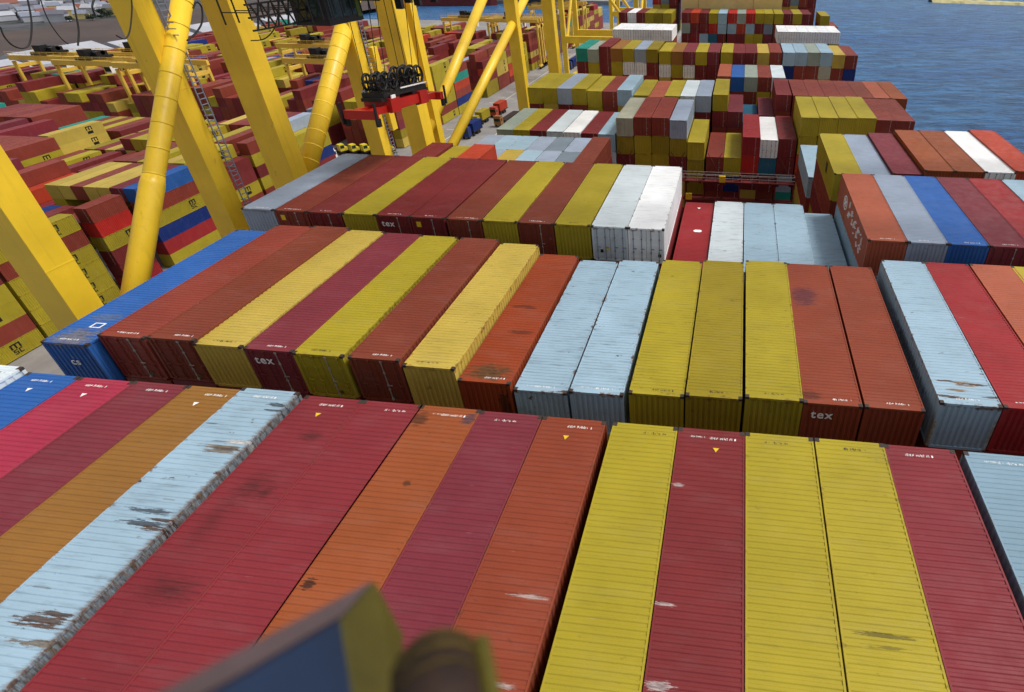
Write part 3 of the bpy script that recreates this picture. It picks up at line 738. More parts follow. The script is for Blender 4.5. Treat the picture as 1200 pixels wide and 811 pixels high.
# ------------------------------------------------------------------ quay cranes
def leg_mb(x, y, w=1.9, d=2.1, z0=ZQ+1.6, z1=34):
    b = MB(); b.box(x-w/2, x+w/2, y-d/2, y+d/2, z0, z1)
    for k in range(9):
        z = z0+4+k*7.5; b.box(x-w/2-.012, x+w/2+.012, y-d/2-.012, y+d/2+.012, z, z+.08)
    return b
def stair(parent, x, y, z0, z1):
    b = MB(); 
    b.tube([(x, y-.3, z0), (x, y-.3, z1)], .05, 5); b.tube([(x, y+.3, z0), (x, y+.3, z1)], .05, 5)
    z = z0
    while z < z1:
        b.box(x-.03, x+.03, y-.3, y+.3, z, z+.05)
        b.bar((x, y-.45, z+.5), (x+.75, y-.45, z+.5), .06) if int(z) % 3 == 0 else None
        z += .4
    return put('ladder', b, M['steelgrey'], parent)
def bogie(parent, x, y):
    b = MB(); b.box(x-.6, x+.6, y-3.4, y+3.4, ZQ+.8, ZQ+1.6)
    for k in range(6):
        yy = y-2.9+k*1.16; b.tube([(x-.25, yy, ZQ+.5), (x+.25, yy, ZQ+.5)], .42, 14)
    return put('bogie', b, M['crane'], parent)
XC = -40.0
def local(parent):           # parts were modelled in world coordinates: put them back at the world origin
    off = parent.location
    for c in parent.children: c.location = Vector(c.location)-off
    return parent
c1 = thing('quay_crane', 'huge yellow ship-to-shore crane with round diagonal braces and a hanging black trolley, at left', 'crane', (XC, 28, ZQ), group='ship-to-shore cranes along the quay')
for (y, w, d) in ((10.3,2.0,1.7),(23.3,1.7,1.5),(31.0,2.3,1.9),(45.5,1.7,1.5)):
    put('leg', leg_mb(XC, y, w, d), M['crane'], c1); bogie(c1, XC, y)
for a, b2 in (((-38.9, 27.96, 14.0), (-38.9, 9.2, -10.0)), ((XC, 49.5, 11.8), (XC, 30.5, -6.2))):
    b = MB(); rb_ = .62 if b2[1] < 15 else .85; b.tube([a, b2], rb_, 24); o = put('diagonal_brace', b.mesh('diagonal_brace', True), M['crane'], c1)
    A, B = Vector(a), Vector(b2); rg = MB()
    for k in range(14):
        p = A.lerp(B, .1+.06*k); dd = (B-A).normalized()*.06; rg.tube([p-dd, p+dd], rb_+.007, 24)
    if rb_ < .7: rg.tube([A.lerp(B, .52), A.lerp(B, .545), A.lerp(B, 1.0)], [rb_, rb_+.09, rb_+.09], 24)
    put('weld_ring', rg.mesh('weld_ring', True), M['crane'], o)
sl = MB(); sl.box(XC-.9, XC+.9, 8, 47, ZQ+2.6, ZQ+4.6); put('sill_beam', sl, M['crane'], c1)
pb = MB(); pb.box(XC-1, XC+1, 9, 47, 30, 33); put('portal_beam', pb, M['crane'], c1)
for y in (10.3, 64.6):
    b = MB(); b.box(XC-31, XC-29, y-1, y+1, ZQ+1.6, 34); put('leg', b, M['crane'], c1); bogie(c1, XC-30, y)
bm = MB()
for y in (24.0, 38.5): bm.box(-95, 48, y-.8, y+.8, 19.4, 22)
put('boom', bm, M['crane'], c1)
stair(c1, XC+1.1, 24.4, -36, 20); stair(c1, XC+1.0, 46.5, -36, 18)
pl = MB(); pl.box(XC+1.0, XC+1.5, 46.6, 47.6, -3.5, 5.5); plo = put('access_panel', pl, M['crane'], c1)
pm = MB(); pm.box(XC+1.5, XC+1.52, 46.8, 47.4, 1.2, 1.6); pm.box(XC+1.5, XC+1.52, 46.8, 47.4, .2, .6); pm.box(XC+1.5, XC+1.52, 46.9, 47.3, -1.6, -1.2)
put('panel_marking', pm, M['black_mark'], plo)
# trolley with the driver's cab
tr = MB()
tr.box(-31.5, -24.5, 24.0, 38.6, 12.9, 13.4)
for y in (24.6, 29.2, 33.6, 38.0): tr.box(-31.3, -24.7, y-.22, y+.22, 12.2, 12.9)
for k in range(9): tr.bar((-28.2, 19.6+k*.9, 12.1), (-28.2, 20.3+k*.9, 10.7), .08); tr.bar((-28.2, 19.6+k*.9, 10.7), (-28.2, 20.3+k*.9, 12.1), .08)
for k in range(7): tr.bar((-30.6, 20+k*1.1, 10.9), (-30.6, 20+k*1.1, 13), .07); tr.bar((-26.2, 22+k*1.1, 10.9), (-26.2, 22+k*1.1, 13), .07); tr.bar((-30.6, 20+k*1.1, 11.6), (-28.2, 20+k*1.1, 11.6), .06)
for z in (10.7, 11.4, 12.1): tr.bar((-28.2, 19.2, z), (-28.2, 28, z), .1)
tr.box(-31.2, -24.8, 29.4, 29.8, 11.7, 12.9); tr.box(-31.3, -31.0, 29.4, 38.4, 11.8, 12.3); tr.box(-25.0, -24.7, 29.4, 38.4, 11.8, 12.3)
for k in range(6): tr.box(-25.1, -24.6, 30.2+k*1.4, 30.6+k*1.4, 10.9+.3*(k % 2), 12.2)
for x in (-30.8, -25.2):
    for y in (24.3, 38): tr.box(x-.3, x+.3, y-.3, y+.3, 13.3, 19.4)
for k in range(5): tr.tube([(-29.5, 30.5+k*1.7, 11.9), (-26.5, 30.5+k*1.7, 11.9)], .5, 14)
put('trolley', tr, M['black'], c1)
cb = MB(); cb.box(-29.4, -26.9, 24.6, 28.6, 10.35, 12.95); cbo = put('driver_cab', cb, M['black'], c1)
gl = MB(); gl.box(-29.0, -27.3, 24.57, 24.6, 10.9, 12.6); gl.box(-26.9, -26.87, 24.9, 27.9, 10.8, 12.5); gl.box(-28.9, -27.4, 25.2, 27.8, 10.32, 10.35); put('cab_window', gl, M['glass'], cbo)
gg = MB(); gg.box(-27.0, -26.86, 28.0, 28.5, 10.6, 12.4); gg.box(-29.3, -27.0, 28.1, 28.5, 10.31, 10.35); put('cab_door', gg, plain('olive_cab_paint', lin((92,112,44)), .5), cbo)
local(c1)
c2 = thing('quay_crane', 'huge yellow ship-to-shore crane behind the red spreader, farther along the quay', 'crane', (XC, 80, ZQ), group='ship-to-shore cranes along the quay')
for (y, w, d) in ((54.6,2.3,2.3),(58.4,1.6,1.4),(93.5,2.0,1.7),(115.2,2.3,2.4)):
    put('leg', leg_mb(XC, y, w, d), M['crane'], c2); bogie(c2, XC, y)
for a, b2 in (((XC, 85.0, 9.4), (XC, 54.8, -7.4)), ((XC, 106.0, 8.0), (XC, 59.5, -11.3))):
    b = MB(); b.tube([a, b2], .72, 20); o = put('diagonal_brace', b.mesh('diagonal_brace', True), M['crane'], c2)
ft = MB(); ft.add([(XC-.9,57.6,-14),(XC+.9,57.6,-14),(XC+.9,61.6,-14),(XC-.9,61.6,-14),(XC-.8,57.7,-9),(XC+.8,57.7,-9),(XC+.8,59.1,-9),(XC-.8,59.1,-9)], [(0,1,5,4),(1,2,6,5),(2,3,7,6),(3,0,4,7),(4,5,6,7)])
put('flared_foot', ft, M['crane'], c2)
sl = MB(); sl.box(XC-.9, XC+.9, 53, 117, ZQ+2.6, ZQ+4.6); put('sill_beam', sl, M['crane'], c2)
pb = MB(); pb.box(XC-1, XC+1, 53, 117, 30, 33); put('portal_beam', pb, M['crane'], c2)
bm = MB()
for y in (78, 92): bm.box(-95, 48, y-.8, y+.8, 26, 28.6)
put('boom', bm, M['crane'], c2)
for y in (104.0, 111.0):
    b = MB(); b.box(XC-31, XC-29, y-1, y+1, ZQ+1.6, 34); put('leg', b, M['crane'], c2); bogie(c2, XC-30, y)
stair(c2, XC+1.3, 116.8, -36, 20)
local(c2)
for yy, lab in ((236, 'distant yellow quay crane beside the teal container'), (330, 'farthest yellow quay crane along the quay')):
    c3 = thing('quay_crane', lab, 'crane', (XC, yy, ZQ), group='ship-to-shore cranes along the quay')
    for x in (0, -30):
        for y in (-10, 10):
            b = MB(); b.box(x-.9, x+.9, y-.9, y+.9, 1.6, 71); put('leg', b, M['crane'], c3)
        b = MB(); b.box(x-.7, x+.7, -12, 12, 1.6, 3.2); put('sill_beam', b, M['crane'], c3)
        b = MB(); b.tube([(x, -10, 12), (x, 10, 38)], .6, 12); put('diagonal_brace', b, M['crane'], c3)
    for y in (-10, 10):
        b = MB(); b.box(-30, 0, y-.7, y+.7, 17, 19.5); put('portal_beam', b, M['crane'], c3)
        b = MB(); b.tube([(0, y, 19), (-30, y, 60)], .6, 12); put('diagonal_brace', b, M['crane'], c3)

# hoist spreader hanging over the ship
s_ = thing('spreader', 'red container spreader under a black sheave block, hanging from ropes over the ship', 'spreader', (-27, 30.4, 3.2))
def at(o, name, mb, mat): 
    p = put(name, mb, mat, o); return p
b = MB(); b.box(-1.0, 1.0, -2.7, 2.7, .45, 1.15); b.box(-.75,-.35,-5.1,5.1,.35,.85); b.box(.35,.75,-5.1,5.1,.35,.85)
b.box(-1.15,1.15,-2.9,-1.6,.3,1.35); b.box(-1.15,1.15,1.6,2.9,.3,1.35)
at(s_, 'frame', b, M['spreader'])
for y in (-5.2, 5.2):
    b = MB(); b.box(-1.22, 1.22, y-.28, y+.28, .2, .85); e = at(s_, 'end_beam', b, M['spreader'])
    g = MB()
    for x in (-1.25, 1.25): g.box(x-.12, x+.12, y-.2, y+.2, -.35, .25); g.box(x*1.1-.05, x*1.1+.05, y-.12+(.3 if y > 0 else -.3), y+.12+(.3 if y > 0 else -.3), -.2, 1.4)
    put('flipper', g, M['black'], e)
b = MB(); b.box(-.9, .9, -3.3, 3.3, 1.45, 1.8); b.box(-.85, .85, -3.6, -1.0, 1.2, 1.46); b.box(-.85, .85, 1.0, 3.6, 1.2, 1.46)
for k in range(8): b.bar((-.85, -3.1+k*.8, 1.8), (-.85, -2.8+k*.8, 2.4), .06); b.bar((.85, -3.1+k*.8, 1.8), (.85, -2.8+k*.8, 2.3), .06)
hb_ = at(s_, 'sheave_block', b, M['black'])
for y in (-2.7, -1.2, 1.3, 2.8):
    g = MB()
    for x in (-.6, 0, .6):
        R_ = .74 if y > 0 else .58; n_ = 16
        ring = [(x, y+R_*math.cos(2*math.pi*k/n_), 2.55+R_*math.sin(2*math.pi*k/n_)) for k in range(n_+1)]
        g.tube(ring, .11, 6, cap=False)
        for k in range(0, n_, 4): g.bar((x, y, 2.55), ring[k], .10)
    g.tube([(-.8, y, 2.55), (.8, y, 2.55)], .13, 8)
    put('sheave', g, M['black'], hb_)
ho = MB(); rh = random.Random(4)
for k in range(16):
    y_ = rh.uniform(-3.1, 2.6); x_ = rh.uniform(-.9, .9); ho.tube([(x_, y_, 1.5), (x_+rh.uniform(-.3,.3), y_+.3, 2.3), (x_+rh.uniform(-.3,.3), y_+rh.uniform(.3,.9), 2.1+rh.uniform(0,.6))], .05, 5)
put('hydraulic_hose', ho, M['rustdark'], hb_)['kind'] = 'stuff'
pt = MB()
for k in range(6): y_ = -3.1+k*1.1; pt.box(-.98, -.7, y_, y_+.35, 1.6, 2.0+.15*(k % 2))
put('pale_highlight_boxes', pt, M['bar'], hb_)['kind'] = 'stuff'  # pale boxes added as highlights on the dark sheave block
wl = MB(); wl.box(1.02, 1.1, -2.6, -2.0, 1.3, 1.6); wl.box(1.02, 1.06, -1, 3.2, 1.9, 2.0); put('white_highlight_bits', wl, M['lettering'], hb_)  # white strips added to brighten the block, no lamp
s_.rotation_euler = (R(-5.0), 0, 0)
b = MB()
for x in (-.6, .6):
    for y in (-3.0, -2.0, 2.1, 3.2): b.tube([(x, y, 2.9), (x*1.6, y*1.0+.3, 9.2)], .028, 5)
at(s_, 'hoist_rope', b, M['cable'])
# loose festoon cables in front of the fields
def px_curve(pts, n=10):
    out = []
    for i in range(len(pts)-1):
        p0, p1, p2, p3 = [Vector(pts[max(0, min(len(pts)-1, i+k))]) for k in (-1, 0, 1, 2)]
        for k in range(n):
            t_ = k/n; out.append(.5*((2*p1)+(-p0+p2)*t_+(2*p0-5*p1+4*p2-p3)*t_*t_+(-p0+3*p1-3*p2+p3)*t_**3))
    out.append(Vector(pts[-1])); return out
FEST = [([(-33.0, 9.94, 11.96), (-33.0, 9.88, 11.53), (-33.0, 10.02, 11.14), (-33.0, 10.37, 10.97), (-33.0, 10.79, 11.18), (-33.0, 11.35, 12.05), (-33.0, 11.76, 13.16)], 0.07, 'dark cable loop hanging in front of the fields at the far left corner'), ([(-33.0, 12.3, 13.08), (-33.0, 12.14, 12.38), (-33.0, 12.12, 11.77), (-33.0, 12.25, 11.13), (-33.0, 12.44, 10.86)], 0.05, 'thin dark cable slanting down over the brown field'), ([(-33.0, 13.81, 12.97), (-33.0, 13.57, 12.24), (-33.0, 13.27, 11.4), (-33.0, 12.85, 10.72)], 0.08, 'dark cable hanging straight down over the brown field'), ([(-33.0, 15.07, 10.92), (-33.0, 15.45, 10.69), (-33.0, 15.96, 11.06), (-33.0, 16.68, 12.12), (-33.0, 16.97, 12.78)], 0.07, 'dark reddish cable looping across the slanted crane leg'), ([(-33.0, 20.63, 11.75), (-33.0, 21.05, 12.05), (-33.0, 21.28, 11.74), (-33.0, 20.88, 10.95), (-33.0, 20.17, 10.44), (-33.0, 19.26, 10.07)], 0.1, 'dark cable curving between the round brace and the widest leg'), ([(-33.0, 28.5, 11.88), (-33.0, 27.52, 10.55), (-33.0, 26.64, 9.74), (-33.0, 25.46, 9.32), (-33.0, 24.25, 9.38)], 0.08, 'dark cable curving right of the widest leg below the trolley'), ([(-33.0, 15.01, 12.88), (-33.0, 14.55, 12.39), (-33.0, 14.47, 11.91)], 0.09, 'short dark cable end at the top left of the slanted leg')]
for i, (pts, r, lab) in enumerate(FEST):
    b = MB(); b.tube(px_curve(pts), r*.5, 6); o = put('festoon_cable', b, M['cable']); tag(o, lab, 'cable', 'festoon cables hanging from the crane boom')

# ------------------------------------------------------------------ rubber tyred gantry cranes in the yard
def make_rtg():
    t = thing('yard_gantry', '', 'gantry crane')
    for sx in (-1, 1):
        for sy in (-1, 1):
            b = MB(); b.box(sx*11.8-.35, sx*11.8+.35, sy*3.4-.42, sy*3.4+.42, 1.6, 19.6); put('leg', b, M['rtg'], t)
        b = MB(); b.box(sx*11.8-.5, sx*11.8+.5, -6, 6, 1.1, 1.9); s2 = put('sill_beam', b, M['rtg'], t)
        g = MB()
        for y in (-5, -3.2, 3.2, 5): g.tube([(sx*11.8-.35, y, .75), (sx*11.8+.35, y, .75)], .75, 14)
        put('wheel', g, M['tyre'], s2)
        b = MB(); b.box(sx*11.8-.4, sx*11.8+.4, -3.4, 3.4, 17.6, 18.6); put('tie_beam', b, M['rtg'], t)
    for y in (-3.4, 3.4):
        b = MB(); b.box(-12.6, 12.6, y-.45, y+.45, 19.9, 21.4); g_ = put('girder', b, M['rtg'], t)
        r_ = MB()
        for z in (22.0, 22.5): r_.tube([(-12.6, y*1.2, z), (12.6, y*1.2, z)], .05, 5)
        for k in range(11): r_.tube([(-12.5+k*2.5, y*1.2, 21.4), (-12.5+k*2.5, y*1.2, 22.5)], .04, 5)
        put('handrail', r_, M['rtg'], g_)
    b = MB(); b.box(-4, 1.5, -3.6, 3.6, 21.5, 22.2); b.box(-3.5, -1, -2.5, 0, 22.2, 24.2); b.box(-.6, 1, -1, 2.6, 22.2, 23.4)
    for k in range(4): b.tube([(-3.2+k*1.2, 1.2, 23), (-2.6+k*1.2, 1.2, 23)], .7, 10)
    put('trolley', b, M['black'], t)
    b = MB(); b.box(1.6, 3.6, -1.2, 1.2, 17.4, 19.8); cc = put('cab', b, M['lettering'], t)
    g = MB(); g.box(1.58, 3.62, -1.22, -1.19, 17.8, 19.2); put('window', g, M['glass'], cc)
    return t
proto = make_rtg()
RT = [(-229,155,'yellow gantry crane straddling the yard at far left, before the white roofs'),(-203,164,'yellow gantry crane right of the leftmost one, beside the slanted crane leg'),
      (-188,149,'yellow gantry crane seen left of the round yellow brace'),(-162,147,'yellow gantry crane in the gap between round brace and wide crane leg'),(-136,160,'large yellow gantry crane with black trolley right of the wide crane leg'),
      (-155,187,'yellow gantry crane just behind the large one with the black trolley'),(-136,268,'yellow gantry crane spanning the far yard before the harbour basin'),(-110,270,'yellow gantry crane right of the basin view, left of a slim leg'),
      (-84,266,'yellow gantry crane behind the two upright crane legs'),(-86,326,'small distant yellow gantry crane right of the upright crane legs'),(-110,352,'hazy yellow gantry crane near the end of the yard')]
for i, (x, y, lab) in enumerate(RT):
    o = proto if i == 0 else copy_tree(proto)
    k = max(0, round((-105-x)/22.6)); o.location = ((-102 if y < 130 else -96)-9-22.6*k, y, ZQ); o['label'] = lab; o['group'] = 'gantry cranes in the yard'

# ------------------------------------------------------------------ vehicles on the quay
def truck(x, y, rz, label, cabcol, load=None, L=L40, loadlab='', ori=0):
    t = thing('truck', label, 'truck', (x, y, ZQ), rz, 'trucks on the quay')
    b = MB(); b.box(-1.2,1.2,0,L+.2,1.1,1.4); b.box(-.5,.5,-3.4,L,.75,1.1); put('trailer_bed', b, M['rustdark'], t)
    b = MB(); b.box(-1.2,1.2,-3.6,-1.5,.8,3.0); b.box(-1.1,1.1,-3.3,-1.6,3.0,3.5); cab = put('cab', b, plain('cab_paint_'+cabcol, pal(cabcol), .4), t)
    g = MB(); g.box(-1.0,1.0,-3.64,-3.6,1.9,2.8); g.box(1.2,1.22,-3.2,-2.2,1.9,2.7); g.box(-1.22,-1.2,-3.2,-2.2,1.9,2.7); put('window', g, M['glass'], cab)
    for yy in (-2.8, .3, L-3.2, L-1.9):
        for sx in (-1, 1):
            w = MB(); w.tube([(sx*.75, yy, .5), (sx*1.15, yy, .5)], .5, 14); put('wheel', w, M['tyre'], t)
    if load:
        c = container(0, 0, 0, load, L=L, wear=.2)
        c.matrix_world = Matrix.Translation((x, y, ZQ+1.41)) @ Matrix.Rotation(rz, 4, 'Z')
        c['label'] = loadlab; c['group'] = 'containers on trucks'
truck(-112.5, 126, R(80), 'trailer truck under a red container beside the round brace foot', 'white', 'brightred', L20, 'red half-length container on a trailer beside the round brace foot')
truck(-81.5, 153, R(-3), 'dark trailer truck carrying a dark blue container on the quay lane', 'navy', 'navy', L20, 'dark blue half-length container on the truck in the quay lane')
truck(-84.0, 166, R(-3), 'trailer truck carrying a yellow container close to the yard stacks', 'yellow', 'yellow', L20, 'yellow half-length container on the truck close to the yard stacks')
truck(-82.4, 178, R(-3), 'trailer truck carrying an orange-red container behind the yellow one', 'ored', 'ored', L20, 'orange-red half-length container on the truck behind the yellow one')
truck(-76.5, 167, R(-3), 'empty trailer truck with a tan cab in front of the blue load', 'tan')
truck(-79, 264, R(-3), 'dark loaded trailer truck on the quay beside the teal container', 'navy', 'navy', L40, 'dark blue container on the truck beside the teal container')
def tractor(x, y, rz, lab):
    t = thing('terminal_tractor', lab, 'tractor', (x, y, ZQ), rz, 'yellow terminal tractors parked in a line')
    b = MB(); b.box(-1.2,1.2,-2.6,2.6,.7,1.15); put('chassis', b, M['rustdark'], t)
    b = MB(); b.box(-1.1,.3,-2.4,-.7,1.15,3.0); b.box(.35,1.1,-2.4,-.9,1.15,2.0); cc = put('cab', b, M['endyellow2'], t)
    g = MB(); g.box(-.95,.15,-2.43,-2.4,1.9,2.75); g.box(.3,.32,-2.2,-.9,1.9,2.7); put('window', g, M['glass'], cc)
    for yy in (-1.8, 1.6):
        for sx in (-1, 1):
            w = MB(); w.tube([(sx*.8, yy, .5), (sx*1.2, yy, .5)], .5, 12); put('wheel', w, M['tyre'], t)
M['endyellow2'] = plain('tractor_yellow', lin((226,206,60)), .45)
for k, w in enumerate(('leftmost', 'second from left', 'middle', 'fourth from left', 'rightmost')):
    tractor(-112+k*3.3, 132.8+.4*k, R(60), f'{w} of the parked yellow terminal tractors left of the crane leg')
def lamp_mast(x, y, h, lab):
    t = thing('lamp_mast', lab, 'lamp mast', (x, y, ZQ), 0, 'lamp masts in the yard')
    b = MB(); b.tube([(0,0,0),(0,0,h)], [.45,.2], 10); put('pole', b, M['steelgrey'], t)
    b = MB(); b.box(-1.6,1.6,-1.6,1.6,h,h+.3)
    for a in range(8): b.box(1.6*math.cos(a*.785)-.35, 1.6*math.cos(a*.785)+.35, 1.6*math.sin(a*.785)-.35, 1.6*math.sin(a*.785)+.35, h-.5, h); 
    put('lamp_ring', b, M['steelgrey'], t)
lamp_mast(-124.6, 66, 34, 'tall grey lamp mast at left, in front of yellow stacks')
lamp_mast(-124.6, 103, 34, 'tall grey lamp mast close behind the round yellow brace')
lamp_mast(-92, 330, 32, 'thin grey lamp mast among the far stacks')

# ------------------------------------------------------------------ background: sheds, houses, trees, ships
def shed(x, y, w, d, h, rz, lab, roof, wall, group='long white-roofed sheds behind the yard'):
    t = thing('warehouse', lab, 'warehouse', (x, y, LH(x, y) if x < -330 else ZQ), rz, group)
    b = MB(); b.box(-w/2, w/2, -d/2, d/2, 0, h); put('wall', b, wall, t)
    r = MB(); e = .6; n = max(1, int(d/18))
    for k in range(n):
        y0, y1 = -d/2+k*d/n, -d/2+(k+1)*d/n; ym = (y0+y1)/2
        r.add([(-w/2-e,y0,h),(w/2+e,y0,h),(-w/2-e,ym,h+d/n*.16),(w/2+e,ym,h+d/n*.16),(-w/2-e,y1,h),(w/2+e,y1,h)], [(0,1,3,2),(2,3,5,4),(0,2,4),(1,5,3)])
    put('roof', r, roof, t)
    g = MB()
    for k in range(int(w/9)): g.box(-w/2+3+k*9, -w/2+7+k*9, -d/2-.06, -d/2, 0, h*.7)
    put('door', g, M['steelgrey'], t)
WR = plain('white_sheet_roof', lin((172,174,182)), .5, .15, .1); WB = plain('blue_wall_sheet', lin((40,72,130)), .5); WG = plain('pale_wall_sheet', lin((170,168,172)), .6); RR = plain('clay_tile_roof', lin((132,82,70)), .8)
shed(-292, 178, 34, 24, 8, R(90), 'white roofed shed with blue walls at the far left behind the yard', WR, WB)
shed(-296, 216, 34, 26, 9, R(90), 'white roofed shed behind the leftmost gantry crane', WR, WG)
shed(-294, 260, 42, 24, 8, R(90), 'long white roofed shed just left of the slanted crane leg', WR, WG)
shed(-298, 306, 38, 26, 9, R(90), 'white shed seen between the slanted leg and the round brace', WR, WG)
shed(-290, 350, 36, 24, 8, R(90), 'white shed seen right of the round brace', WR, WG)
shed(-296, 394, 36, 24, 9, R(90), 'white shed seen right of the widest crane leg', WR, WG)
GR = plain('grey_roof', lin((104,104,116)), .8)
random.seed(5)
def house(x, y, lab):
    t = thing('house', lab, 'house', (x, y, LH(x, y)), random.uniform(0, 1.5), 'small houses scattered beyond the brown field')
    w, d, h = random.uniform(7, 15), random.uniform(6, 9), random.uniform(3, 7)
    b = MB(); b.box(-w/2, w/2, -d/2, d/2, 0, h); put('wall', b, random.choice((WG, WR, M['island'])), t)
    r = MB(); r.add([(-w/2-.4,-d/2-.4,h),(w/2+.4,-d/2-.4,h),(-w/2-.4,0,h+2.6),(w/2+.4,0,h+2.6),(-w/2-.4,d/2+.4,h),(w/2+.4,d/2+.4,h)], [(0,1,3,2),(2,3,5,4),(0,2,4),(1,5,3)])
    put('roof', r, random.choice((RR, WR, M['steelgrey'], M['steelgrey'], GR)), t)
def screen(p):
    v = Matrix.Rotation(-R(57.7), 3, 'X') @ (Matrix.Rotation(-R(6.54), 3, 'Z') @ (Vector(p)-cam_p))
    return 786.2+657.2*v.x/-v.z, 345-657.2*v.y/-v.z
HOUSE = []
for _ in range(6000):
    if len(HOUSE) >= 44: break
    x = -520-random.uniform(0, 620); y = 330+random.uniform(0, 620); px, py = screen((x, y, LH(x, y)+4))
    if -4 < px < 150 and -4 < py < 21 and all((x-a)**2+(y-b_)**2 > 170 for a, b_ in HOUSE): HOUSE.append((x, y))
for k, (x, y) in enumerate(sorted(HOUSE, key=lambda q_: screen((q_[0], q_[1], LH(*q_)))[0])):
    house(x, y, f'small house on the built-up slope beyond the field, {ordn(k+1)} counted from the left')
def leafblob(b, c, r, n, rnd):
    for _ in range(n):
        v = Vector((rnd.gauss(0,1), rnd.gauss(0,1), rnd.gauss(0,.8))).normalized()*r*rnd.uniform(.45, 1.0); p = Vector(c)+v
        u = Vector((rnd.uniform(-1,1), rnd.uniform(-1,1), rnd.uniform(-1,1))).normalized()*r*.28; w = u.cross(Vector((rnd.uniform(-1,1), rnd.uniform(-1,1), rnd.uniform(-1,1)))).normalized()*r*.24
        b.add([p-u-w, p+u-w, p+u+w, p-u+w], [(0,1,2,3)])
TREE = []
for s in range(3):
    rnd = random.Random(s); b = MB()
    for _ in range(7): leafblob(b, (rnd.uniform(-1.6,1.6), rnd.uniform(-1.6,1.6), 4.2+rnd.uniform(-1.2,1.8)), 1.7, 46, rnd)
    tb = MB(); tb.tube([(0,0,0),(.1,0,2),(.2,.1,4.5)], [.28,.2,.08], 7)
    for a in range(3): tb.tube([(.05,0,1.8+a*.5),(math.cos(a*2.1)*1.3, math.sin(a*2.1)*1.3, 3.6+a*.4)], [.12,.04], 5)
    TREE.append((b.mesh('crown'), tb.mesh('trunk')))
TR = []
for _ in range(6000):
    if len(TR) >= 70: break
    x = -400-random.uniform(0, 600); y = 250+random.uniform(0, 600); px, py = screen((x, y, LH(x, y)+2))
    if -4 < px < 150 and -4 < py < 23: TR.append((x, y))
for k, (x, y) in enumerate(sorted(TR, key=lambda q_: screen((q_[0], q_[1], LH(*q_)))[0])):
    t = thing('tree', f'dark green tree around the brown field, {ordn(k+1)} counted from the left', 'tree', (x, y, LH(x, y)), random.uniform(0, 6), 'trees around the brown field')
    s = random.randrange(3); sc = random.uniform(.45, .95)
    put('trunk', TREE[s][1], M['trunk'], t); put('crown', TREE[s][0], M['leaf'], t); t.scale = (sc*1.25, sc*1.25, sc*.9)
tw = MB()
tw.add([(-2400,300,-30),(-700,300,-33),(-640,760,-33),(-2400,2400,-20)], [(0,1,2,3)])
def vessel(x, y, rz, Ls, lab, hullm):
    t = thing('cargo_ship', lab, 'ship', (x, y, ZW), rz, 'ships moored across the basin')
    b = MB(); pr = [(-Ls/2,5),(-Ls*.4,8),(Ls*.3,8),(Ls*.45,4),(Ls*.5,.3)]; vs = []
    for px, w in pr: vs += [(px,-w*.9,-1),(px,-w,8),(px,w,8),(px,w*.9,-1)]
    fs = [(0,1,2,3)]
    for i in range(len(pr)-1):
        a, c = i*4, i*4+4; fs += [(a,c,c+1,a+1),(a+1,c+1,c+2,a+2),(a+2,c+2,c+3,a+3)]
    b.add(vs, fs); put('hull', b, hullm, t)
    b = MB(); b.box(-Ls*.44,-Ls*.28,-6,6,8,22); b.box(-Ls*.42,-Ls*.3,-7.5,7.5,19,21.5); s2 = put('superstructure', b, WR, t)
    g = MB(); g.box(-Ls*.28,-Ls*.28+.1,-5.5,5.5,19.3,20.6); put('window', g, M['glass'], s2)
    b = MB(); b.tube([(-Ls*.4,0,22),(-Ls*.4,0,28)], 1.4, 10); put('funnel', b, hullm, t)
    for k in range(3): b = MB(); b.tube([(-Ls*.15+k*Ls*.2,0,8),(-Ls*.15+k*Ls*.2,0,20)], .4, 8); put('mast', b, M['steelgrey'], t)
vessel(-300, 588, R(10), 110, 'red hulled ship with white upperworks moored beyond the basin', M['shipred'])
vessel(-196, 600, R(4), 70, 'dark hulled ship moored farther right beyond the basin', M['hull'])

# ------------------------------------------------------------------ blurred things right in front of the lens
def V(*a): return Vector(a)
def prism(name, A, B, mat, parent):       # A, B: matching loops
    n = len(A); b = MB(); b.add(list(A)+list(B), [(i, (i+1) % n, n+(i+1) % n, n+i) for i in range(n)] + [tuple(range(n))[::-1], tuple(range(n, 2*n))]); return put(name, b, mat, parent)
fg = thing('camera_mount', 'blurred blue beam with a mauve top and a yellow end plate at the bottom edge', 'beam', (.4,-14.5,13.9))
FA = [V(*p) for p in  [[0.451, -14.321, 14.107], [0.477, -14.44, 14.185], [0.573, -14.57, 14.128], [0.591, -14.504, 14.037], [0.518, -14.374, 13.994]]]; FD = V(*[-0.061, -0.562, 0.467])
FG0 = [p-fg.location for p in FA]; ctr = sum(FG0, V(0,0,0))/5
cap = [p+FD*.012 for p in FG0]
prism('blue_side', [p+FD*.02 for p in FG0], [p+FD for p in FG0], M['bluebeam'], fg)
prism('end_plate', FG0, [p+FD*.0199 for p in FG0], M['endyellow'], fg)
n_ = (FG0[1]-FG0[0]).cross(FD).normalized(); n_ = n_ if n_.z > 0 else -n_
tp_ = [FG0[0]+n_*.003+FD*.02, FG0[1]+n_*.003+FD*.02, FG0[1]+n_*.012+FD*.02, FG0[0]+n_*.012+FD*.02]
prism('top_plate', tp_, [p+FD*.98 for p in tp_], M['greybeam'], fg)
PA, PB = V(*[0.755, -14.547, 14.306]), V(*[0.931, -14.808, 14.429])
po = thing('rusty_post', 'blurred dark rusty round bar with yellow bands beside the blue beam at the bottom edge', 'bar', PA)
ax = PB-PA
b = MB(); b.tube([ax*-.012, ax*0, ax*.03, ax*1.0], [.045,.062,.068,.072], 14); put('pipe', b.mesh('pipe', True), M['rustdark'], po)
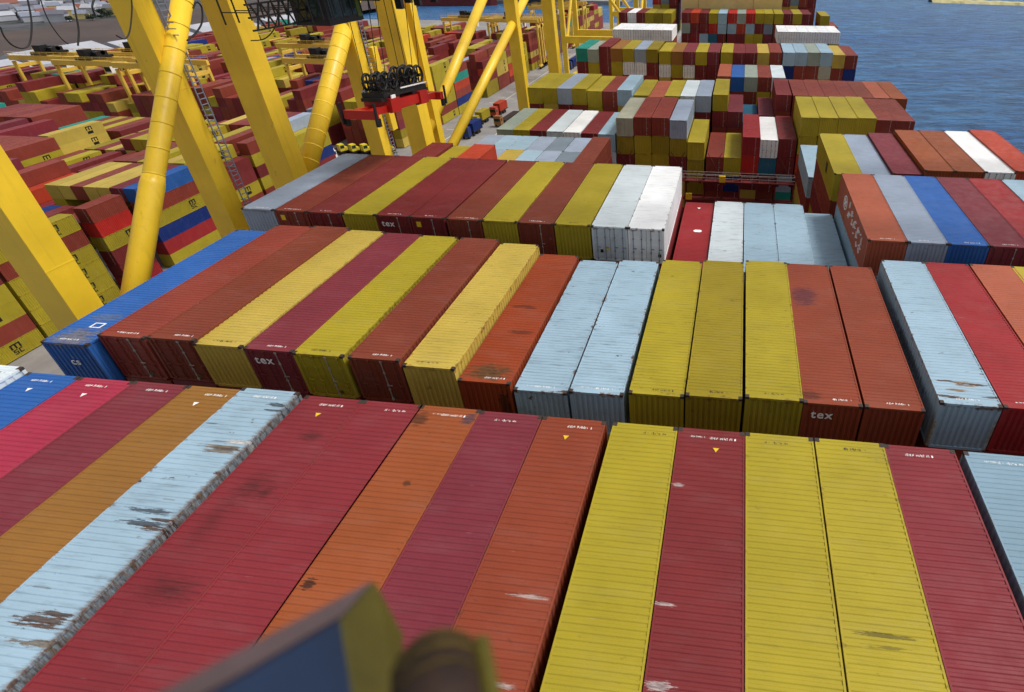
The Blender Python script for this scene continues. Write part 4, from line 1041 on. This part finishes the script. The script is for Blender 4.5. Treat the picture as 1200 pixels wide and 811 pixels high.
for f0, f1 in ((.045,.075),(.125,.165),(.25,.27)):
    b = MB(); b.tube([ax*f0, ax*f1], .0715, 14); put('painted_band', b, M['bandyellow'], po)
b = MB(); sd_ = ax.cross(V(0,0,1)).normalized(); sd_ = sd_ if sd_.x > 0 else -sd_
b.tube([sd_*.076+ax*.02, sd_*.08+ax*1.0], .016, 8); put('side_rod', b, M['endyellow'], po)

# ------------------------------------------------------------------ tidy, light, camera
for o in bpy.data.objects:
    if '_c' in o: del o['_c']
w = bpy.data.worlds.new('World'); scene.world = w; w.use_nodes = True; t = w.node_tree
sky = nd(t, 'ShaderNodeTexSky', sky_type='NISHITA', sun_disc=False); SE, SA = R(56), R(72)
sky.sun_elevation = SE; sky.sun_rotation = SA; sky.dust_density = 3.0; sky.air_density = 1.2
hs = nd(t, 'ShaderNodeHueSaturation'); hs.inputs['Saturation'].default_value = .3; t.links.new(sky.outputs[0], hs.inputs['Color'])
bg = t.nodes['Background']; bg.inputs['Strength'].default_value = .118; t.links.new(hs.outputs[0], bg.inputs['Color'])
sd = bpy.data.lights.new('sun', 'SUN'); sd.energy = 2.2; sd.angle = R(14); sd.color = (1, .96, .9)
so = bpy.data.objects.new('sun', sd); COL.objects.link(so)
dirv = Vector((math.sin(SA)*math.cos(SE), math.cos(SA)*math.cos(SE), math.sin(SE)))
so.rotation_euler = dirv.to_track_quat('Z', 'Y').to_euler()
cd = bpy.data.cameras.new('camera'); co = bpy.data.objects.new('camera', cd); COL.objects.link(co); scene.camera = co
co.location = cam_p; co.rotation_euler = (R(57.701), R(0), R(6.542))
cd.sensor_width = 36; cd.lens = 657.18/1200*36; cd.shift_x = -(786.18-600)/1200; cd.shift_y = -(405.5-345.0)/1200
cd.clip_start = .1; cd.clip_end = 9000
cd.dof.use_dof = True; cd.dof.focus_distance = 45; cd.dof.aperture_fstop = .9
scene.view_settings.view_transform = 'Standard'; scene.view_settings.look = 'None'; scene.view_settings.exposure = .14; scene.view_settings.gamma = 1
print('houses', len(HOUSE), 'trees', len(TR), 'containers:', N_BOX[0], 'stuff faces:', len(st.f), 'objects:', len(bpy.data.objects))
